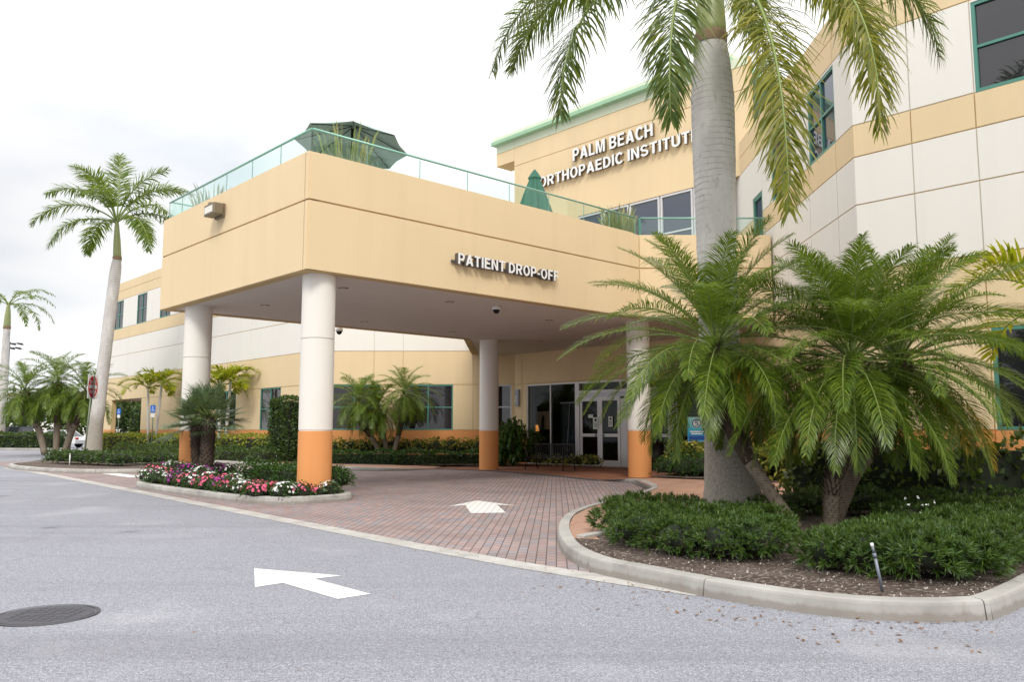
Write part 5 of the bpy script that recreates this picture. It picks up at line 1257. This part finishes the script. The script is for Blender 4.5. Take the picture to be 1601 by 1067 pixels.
# small parking signs
def park_sign(c, h, label, zs=(.0,)):
    c = V(c); t = thing('parking_sign', c, label, 'sign', 'blue accessible parking signs'); mb = MB(); mb.tube([c, c + V(0, 0, h)], .035, 6); mb.build('post', plain('green_post_b', (.14, .18, .13), .6), t)
    mb = MB(); mb.box(c + V(0, -.04, h - .25), (.28, .012, .40), 0); mb.build('plate', M['blue'], t)
    mb = MB(); p = c + V(0, -.05, h - .25); q0 = len(mb.v)
    mb.tube([p + V(-.02, 0, .15), p + V(-.02, -.003, .15)], .035, 10); mb.box(p + V(-.01, 0, .02), (.035, .004, .17)); mb.box(p + V(.035, 0, -.05), (.1, .004, .03))
    for k in range(12):
        a = R(-230 + 250 * k / 11); mb.box(p + V(.0 + .085 * math.cos(a), 0, -.1 + .085 * math.sin(a)), (.03, .004, .03))
    mb.v = [(p.x + (x - p.x) * .72, y, p.z + (z - p.z) * .72) for x, y, z in mb.v]
    mb.build('wheelchair_symbol', M['whiteplastic'], t)
    mb = MB(); mb.box(c + V(0, -.04, h - .60), (.22, .012, .22), 0); mb.build('lower_plate', M['whiteplastic'], t)
park_sign((-28.6, 60.5, 0), 3.05, 'blue accessible parking sign on a post in front of the drive-through opening')
park_sign((-19.6, 45.4, .1), 2.75, 'blue accessible parking sign between the lime palms and fan palm')
BL = ['dark bollard with a domed top near the drive-through, left of the pair', 'dark bollard with a domed top near the drive-through, right of the pair']
for k, x in enumerate((-26.95, -26.35)):
    c = V(x, 57.2, 0); t = thing('bollard', c, BL[k], 'bollard', 'dark bollards near the drive-through'); mb = MB()
    mb.tube([c, c + V(0, 0, 1.0)], .14, 14); mb.build('post', M['black'], t); mb = MB(); mb.tube([c + V(0, 0, 1.0), c + V(0, 0, 1.08), c + V(0, 0, 1.13)], [.14, .11, .04], 14); mb.build('cap', M['steel'], t)
# bench
c = V(1.35, 30.2, .02); t = thing('bench', c, 'black slatted metal bench by the storefront glass', 'bench'); bd_ = D_; bn = NA; axb = (bd_, bn, V(0, 0, 1)); bl = 1.9
mb = MB()
for k in range(5): mb.box(c + bn * (-.18 + .10 * k) + V(0, 0, .45 - .01 * abs(k - 2)), (bl, .07, .02), 0, axb)
mb.build('seat', M['black'], t); mb = MB()
for k in range(16): mb.box(c + bd_ * (-bl / 2 + .06 + (bl - .12) * k / 15) + bn * -.27 + V(0, 0, .70), (.035, .02, .40), 0, axb)
for z_ in (.5, .92): mb.box(c + bn * -.27 + V(0, 0, z_), (bl, .035, .045), 0, axb)
mb.build('backrest', M['black'], t)
for s_ in (-1, 1):
    b0 = c + bd_ * (s_ * bl / 2)
    lg = MB(); lg.tube([b0 + bn * .30, b0 + bn * .27 + V(0, 0, .3), b0 + bn * .25 + V(0, 0, .45)], .02, 6); lg.build('leg', M['black'], t)
    lg = MB(); lg.tube([b0 - bn * .33, b0 - bn * .27 + V(0, 0, .3), b0 - bn * .27 + V(0, 0, .95)], .02, 6); lg.build('leg', M['black'], t)
    lg = MB(); lg.tube([b0 + bn * .25 + V(0, 0, .45), b0 + bn * .30 + V(0, 0, .60), b0 + bn * .22 + V(0, 0, .67), b0 - bn * .1 + V(0, 0, .66), b0 - bn * .27 + V(0, 0, .72)], .018, 6); lg.build('armrest', M['black'], t)
# litter bin
c = V(5.15, 29.9, .02); t = thing('litter_bin', c, 'black dome-topped litter bin behind the right front column', 'bin')
mb = MB(); mb.tube([c, c + V(0, 0, .95)], [.29, .31], 20); mb.build('body', M['black'], t); mb = MB(); mb.tube([c + V(0, 0, .95), c + V(0, 0, 1.05), c + V(0, 0, 1.2), c + V(0, 0, 1.27)], [.32, .31, .2, .03], 20); mb.build('dome_lid', M['black'], t)
# blue poster
c = V(6.12, 27.6, .6); t = thing('poster_sign', c, 'blue poster with a round emblem on a thin wire stand by the entrance', 'sign')
pn = unit(V(-.15, -1, 0)); pd = V(-pn.y, pn.x, 0); axp = (pd, pn, V(0, 0, 1)); pc = c + V(0, 0, .86)
def poster_mat():
    m, nt, out = newmat('poster_print'); p = N(nt, 'ShaderNodeBsdfPrincipled', Roughness=.4); g_ = N(nt, 'ShaderNodeNewGeometry'); s_ = N(nt, 'ShaderNodeSeparateXYZ'); L(nt, g_.outputs['Position'], s_.inputs[0])
    mr = N(nt, 'ShaderNodeMapRange'); mr.inputs[1].default_value = 1.05; mr.inputs[2].default_value = 1.88; L(nt, s_.outputs[2], mr.inputs[0])
    L(nt, ramp(nt, mr.outputs[0], [(0, (.03, .30, .50)), (.25, (.02, .22, .50)), (.5, (.04, .42, .56)), (.8, (.20, .60, .62)), (1, (.40, .70, .64))]), p.inputs['Base Color']); L(nt, p.outputs[0], out.inputs[0]); return m
mb = MB(); mb.box(pc, (.60, .012, .84), 0, axp); mb.build('panel', poster_mat(), t)
mb = MB(); mb.box(pc + pn * .008 + V(0, 0, -.405), (.58, .003, .03), 0, axp)
for w_, z_ in ((.44, -.06), (.36, -.13)): mb.box(pc + pn * .008 + V(0, 0, z_), (w_, .003, .042), 0, axp)
em = pc + pn * .0075 + V(.0, 0, .21); mb.face([em + pd * (.165 * math.cos(a)) + V(0, 0, .165 * math.sin(a)) for a in [2 * math.pi * k / 32 for k in range(32)]]); mb.build('white_print', M['whiteplastic'], t)
mb = MB()
for k in range(36):
    a0, a1 = 2 * math.pi * k / 36, 2 * math.pi * (k + 1) / 36
    mb.face([em + pn * .003 + pd * (r_ * math.cos(a)) + V(0, 0, r_ * math.sin(a)) for r_, a in ((.155, a0), (.115, a0), (.115, a1), (.155, a1))])
sp = [(.05, .08), (-.04, .08), (-.05, .02), (.03, .02), (.05, -.03), (.0, -.07), (-.05, -.05)]
mb.tube([em + pn * .005 + pd * x + V(0, 0, z) for x, z in sp], .016, 6); mb.tube([em + pn * .005 + pd * .09 + V(0, 0, -.09), em + pn * .005 + pd * -.02 + V(0, 0, .04)], .010, 5)
mb.build('emblem', plain('emblem_ink', (.03, .16, .20), .5), t)
mb = MB(); mb.box(pc + pn * .008 + V(0, 0, -.27), (.5, .003, .12), 0, axp); mb.build('dark_block', plain('poster_navy', (.01, .06, .30), .5), t)
mb = MB()
for s_ in (-.1, .1): mb.tube([c + pd * s_ + V(0, 0, -.5), c + pd * s_ + V(0, 0, .5)], .006, 5)
mb.build('wire_stand', M['steel'], t)
# stakes in the bed
c = V(3.06, 7.0, .12); t = thing('metal_stake', c, 'leaning galvanised metal stake in the mulch near the kerb', 'stake')
mb = MB(); tp_ = c + V(-.09, -.02, .40); mb.tube([c - V(0, 0, .05), c.lerp(tp_, .72)], .0135, 8); mb.tube([c.lerp(tp_, .70), c.lerp(tp_, .80)], .017, 8); mb.tube([c.lerp(tp_, .8), c.lerp(tp_, .93)], .012, 8); mb.build('tube', M['steel'], t)
mb = MB(); mb.tube([c.lerp(tp_, .93), tp_], .014, 8); mb.build('cap', M['whiteplastic'], t)
c = V(1.25, 10.05, .13); mb = MB(); mb.tube([c, c + V(0, 0, .16)], .02, 8); mb.tube([c + V(0, 0, .16), c + V(0, 0, .19)], .026, 8)
tag(mb.build('sprinkler_riser', plain('sprinkler_grey', (.06, .08, .10), .5)), 'short dark sprinkler riser in the soil at the left shrub edge', 'sprinkler')
c = V(-16.5, 31.2, .12); mb = MB(); mb.tube([c, c + V(0, 0, .42)], .022, 6); mb.tube([c + V(0, 0, .42), c + V(0, 0, .45)], .03, 6)
tag(mb.build('sprinkler_riser', M['whiteplastic']), 'thin white sprinkler riser in the left island', 'sprinkler')
# sports light tower far left
c = V(-68.3, 112, 0); t = thing('floodlight_pole', c, 'tall floodlight pole behind the distant palm at the left edge', 'light pole')
mb = MB(); mb.tube([c, c + V(0, 0, 13.4)], [.2, .1], 8); mb.tube([c + V(-.5, 0, 13.2), c + V(1.7, 0, 13.2)], .05, 6); mb.tube([c + V(-.5, 0, 12.6), c + V(1.5, 0, 12.6)], .05, 6); mb.build('pole', M['steel'], t)
for x, z_ in ((.5, 13.1), (1.5, 13.1), (.4, 12.5), (1.3, 12.5)):
    mb = MB(); mb.box(c + V(x, -.1, z_), (.65, .5, .2), 0, (unit(V(1, 0, -.25)), V(0, 1, 0), unit(V(.25, 0, 1))), .03); mb.build('lamp_head', M['black'], t)

# ------------------------------------------------------------------ cars far left
def car(loc, rz, body, label, kind='sedan'):
    t = thing('parked_car', V(0, 0, 0), label, 'car', 'cars parked on the far left')
    W = .9; low = [(-2.2, .35), (-2.28, .62), (-2.15, .88), (-1.25, .93), (1.15, .93), (2.0, .84), (2.25, .62), (2.2, .32)] if kind == 'sedan' else [(-2.25, .4), (-2.3, .8), (-2.2, 1.02), (1.2, 1.05), (2.1, .98), (2.3, .7), (2.25, .38)]
    top = [(-1.75, .90), (-1.05, 1.40), (.35, 1.43), (1.2, .92)] if kind == 'sedan' else [(-2.2, 1.0), (-1.95, 1.70), (.5, 1.75), (1.25, 1.03)]
    mb = MB()
    for prof, w0, w1 in ((low, W, W),):
        n = len(prof)
        for sgn in (-1, 1):
            pts = [(x, sgn * w0 * (1 if .4 < z < .86 else .93), z) for x, z in prof]; mb.face(pts if sgn < 0 else pts[::-1])
        for k in range(n):
            (x0, z0), (x1, z1) = prof[k], prof[(k + 1) % n]; f0 = W * (1 if .4 < z0 < .86 else .93); f1 = W * (1 if .4 < z1 < .86 else .93)
            mb.face([(x0, -f0, z0), (x0, f0, z0), (x1, f1, z1), (x1, -f1, z1)], 0)
    r1, r2 = top[1], top[2]; mb.box(((r1[0] + r2[0]) / 2, 0, (r1[1] + r2[1]) / 2 + .01), (r2[0] - r1[0] + .1, 1.22, .05), 0, None, .02)
    for s_ in (-1, 1):
        for (a_, b_) in ((top[0], top[1]), (top[3], top[2]), ((-.25, .92), (-.25, 1.41 if kind == 'sedan' else 1.72))): mb.tube([(a_[0], s_ * .80, a_[1]), (b_[0], s_ * .62, b_[1])], .035, 6)
    mb.build('body', body, t, True)
    mb = MB(); cab = [(x, z) for x, z in top]
    for s_ in (-1, 1):
        pts = [(x, s_ * (.80 if z < 1.1 else .60), z) for x, z in cab]; mb.face(pts if s_ < 0 else pts[::-1])
    for k in range(3):
        (x0, z0), (x1, z1) = cab[k], cab[k + 1]; f0 = .8 if z0 < 1.1 else .6; f1 = .8 if z1 < 1.1 else .6
        mb.face([(x0, -f0, z0), (x0, f0, z0), (x1, f1, z1), (x1, -f1, z1)])
    mb.build('windows', M['car_glass'], t, True)
    for x in (-1.35, 1.35):
        for s_ in (-1, 1):
            mb = MB(); mb.tube([(x, s_ * .72, .33), (x, s_ * .93, .33)], .33, 18); wh = mb.build('wheel', M['tyre'], t); mb = MB(); mb.tube([(x, s_ * .90, .33), (x, s_ * .945, .33)], .2, 14); mb.build('rim', M['steel'], wh)
    for s_ in (-1, 1):
        mb = MB(); mb.box((-2.22, s_ * .68, .76), (.12, .35, .16), 0, None, .02); mb.build('tail_light', M['tail'], t); mb = MB(); mb.box((2.14, s_ * .66, .68), (.2, .36, .14), 0, None, .02); mb.build('headlight', M['lens'], t)
        mb = MB(); mb.box((.85, s_ * .98, 1.0), (.16, .2, .12), 0, None, .03); mb.build('mirror', body, t)
    t.location = loc; t.rotation_euler = (0, 0, rz); return t
car((-37.6, 69, 0), R(172), M['car_white'], 'white sedan parked behind the date palm clump')
car((-43.5, 71.5, 0), R(176), M['car_dark'], 'dark tall car parked beside the distant palm at the left edge', 'suv')
car((-29.2, 69.5, 0), R(118), M['car_silver'], 'silver car glimpsed through the drive-through opening', 'suv')

# ------------------------------------------------------------------ background greenery
def leafy_tree(c, r_, h, n, label, m, ls=.55):
    c = V(c); t = thing('leafy_tree', c, label, 'tree', 'trees beyond the car park'); mb = MB()
    mb.tube([c, c + V(.1, 0, h * .35), c + V(0, 0, h * .7)], [.28, .2, .1], 8)
    for k in range(6):
        a = rnd.uniform(0, 6.28); mb.tube([c + V(0, 0, h * .35), c + V(r_ * .5 * math.cos(a), r_ * .5 * math.sin(a), h * rnd.uniform(.55, .85))], [.12, .04], 6)
    mb.build('trunk', M['stem'], t); mb = MB(); cl = [(rnd.uniform(-.6, .6) * r_, rnd.uniform(-.6, .6) * r_, rnd.uniform(.3, .85) * h, rnd.uniform(.35, .6) * r_) for k in range(10)]
    for k in range(n):
        x, y, z, q = rnd.choice(cl); v = rdir() * (q * rnd.uniform(.5, 1.05)); leaf(mb, c + V(x, y, z) + V(v.x, v.y, v.z * .8), rdir() + V(0, 0, -.2), ls * rnd.uniform(.6, 1.2), ls * .55, 0)
    mb.build('crown', m, t)
TL = [((-72, 98, 0), 5, 7.5, 'yellow-green leafy tree at the far left edge', 'lime_leaf'), ((-63, 96, 0), 5, 6.4, 'dark leafy tree behind the dark parked car', 'tree_leaf'), ((-55, 94, 0), 5, 6.6, 'leafy tree behind the white sedan roof', 'tree_leaf'),
      ((-48, 95, 0), 5, 7.0, 'leafy tree behind the left date palm clump', 'tree_leaf'), ((-42, 96, 0), 4.6, 7.0, 'dark leafy tree behind the tall royal palm trunk', 'tree_leaf'), ((-37, 100, 0), 4.5, 7.2, 'leafy tree framed in the drive-through opening', 'tree_leaf'), ((-80, 104, 0), 6, 7, 'dark tree beyond the left edge trees', 'tree_leaf')]
for c_, r_, h, lab, mm in TL: leafy_tree(c_, r_, h, 2600, lab, M[mm])
mb = MB(); fill_hedge(mb, (-32.6, 72), (-29.6, 71.2), 1.3, 0, 3.3, 2600, .25, .16, 0, 1, .08); tag(mb.build('hedge', [M['hedge'], M['core']]), 'tall clipped dark hedge seen in the drive-through opening', 'hedge')
# pale low building in the distance
t = thing('distant_building', V(-66, 135, 0), 'low pale building with a red-brown roof line far behind the trees', 'building'); mb = MB(); mb.box((-62, 135, 3.4), (46, 8, 6.8), 0, None); mb.build('wall', M['cream'], t)
mb = MB(); mb.box((-62, 135, 7.0), (47, 9, .5), 0, None, .05); mb.build('roof', plain('rust_roof', (.35, .2, .14), .7), t)
mb = MB()
for k in range(12): mb.box((-82 + k * 3.6, 130.98, 3.5), (1.6, .06, 1.6), 0)
mb.build('windows', M['window'], t)

# ------------------------------------------------------------------ litter and stone chips
def inside(x, y, poly):
    r = False; n = len(poly)
    for i in range(n):
        a, b = poly[i], poly[(i + 1) % n]
        if (a[1] > y) != (b[1] > y) and x < (b[0] - a[0]) * (y - a[1]) / (b[1] - a[1]) + a[0]: r = not r
    return r
mb = MB()
def litter(x, y, z, s):
    a = rnd.uniform(0, 6.28); d = V(math.cos(a), math.sin(a), rnd.uniform(-.15, .15)); sd = V(-d.y, d.x, rnd.uniform(-.2, .2)); p = V(x, y, z + .008)
    mb.face([p, p + d * s * .5 + sd * s * .22, p + d * s + V(0, 0, s * .12), p + d * s * .5 - sd * s * .22])
for k in range(150):
    u = rnd.random(); i = rnd.randrange(8, 15); p = V(*isl_r[i], 0).lerp(V(*isl_r[i + 1 if i < 15 else i], 0), u) if i < 15 else V(*isl_r[i], 0); litter(p.x - rnd.uniform(.02, 1.0) ** 2 * .9, p.y - rnd.uniform(.02, .95) ** 1.6, .0, rnd.uniform(.025, .06))
for k in range(160):
    u = rnd.random(); i = rnd.randrange(0, 7); p = V(*strip_o[i], 0).lerp(V(*strip_o[i + 1], 0), u); litter(p.x + rnd.gauss(0, .25), p.y + rnd.gauss(0, .2), .008, rnd.uniform(.02, .045))
for k in range(110): p = ab(rnd.uniform(-.9, 4.5), rnd.gauss(-.95, .12)); litter(p.x, p.y, .012, rnd.uniform(.02, .04))
for k in range(60): litter(rnd.uniform(-5, 4), rnd.uniform(4.5, 8), .0, rnd.uniform(.015, .035))
for k in range(160): litter(rnd.uniform(-3, 1.5), rnd.uniform(10, 24), .010, rnd.uniform(.012, .03))
tag(mb.build('fallen_leaves', M['litter']), 'dry brown leaves scattered over the asphalt and bricks', 'leaves', kind='stuff')
mb = MB(); bp = [(x, y) for x, y, z in bed] + [(4.25, 7.4), (5.5, 8.75), (7.4, 10.9), (3, 12), (1.25, 10.75)]
def chip(x, y, z, s):
    c = V(x, y, z); u_, v_, w_ = rdir(), rdir(), rdir(); P_ = [c + u_ * s, c + v_ * s, c + w_ * s, c - (u_ + v_ + w_) * (s * .5)]
    for f in ((0, 1, 2), (0, 2, 3), (0, 3, 1), (1, 3, 2)): mb.face([P_[k] for k in f])
n_ = 0
while n_ < 1500:
    x, y = rnd.uniform(.7, 6.5), rnd.uniform(6.6, 11)
    if inside(x, y, bp): chip(x, y, .135 + rnd.uniform(0, .008), rnd.uniform(.004, .013) * (2.2 if rnd.random() < .03 else 1)); n_ += 1
tag(mb.build('stone_chips', M['stone']), 'pale stone chips strewn over the brown mulch', 'gravel', kind='stuff')
mb = MB(); n_ = 0
while n_ < 1700:
    x, y = rnd.uniform(.7, 6.5), rnd.uniform(6.6, 10.5)
    if inside(x, y, bp):
        a = rnd.uniform(0, 6.28); d = V(math.cos(a), math.sin(a), rnd.uniform(-.1, .3)); s_ = rnd.uniform(.02, .06); mb.ribbon([V(x, y, .137), V(x, y, .14) + d * s_], [.009, .006], V(-d.y, d.x, 0)); n_ += 1
tag(mb.build('mulch_chips', plain('mulch_bark', (.075, .048, .034), .9, 0, .4, 30)), 'dark bark mulch pieces on the planting bed', 'mulch', kind='stuff')

for o in bpy.data.objects:
    if '_o' in o.keys(): del o['_o']
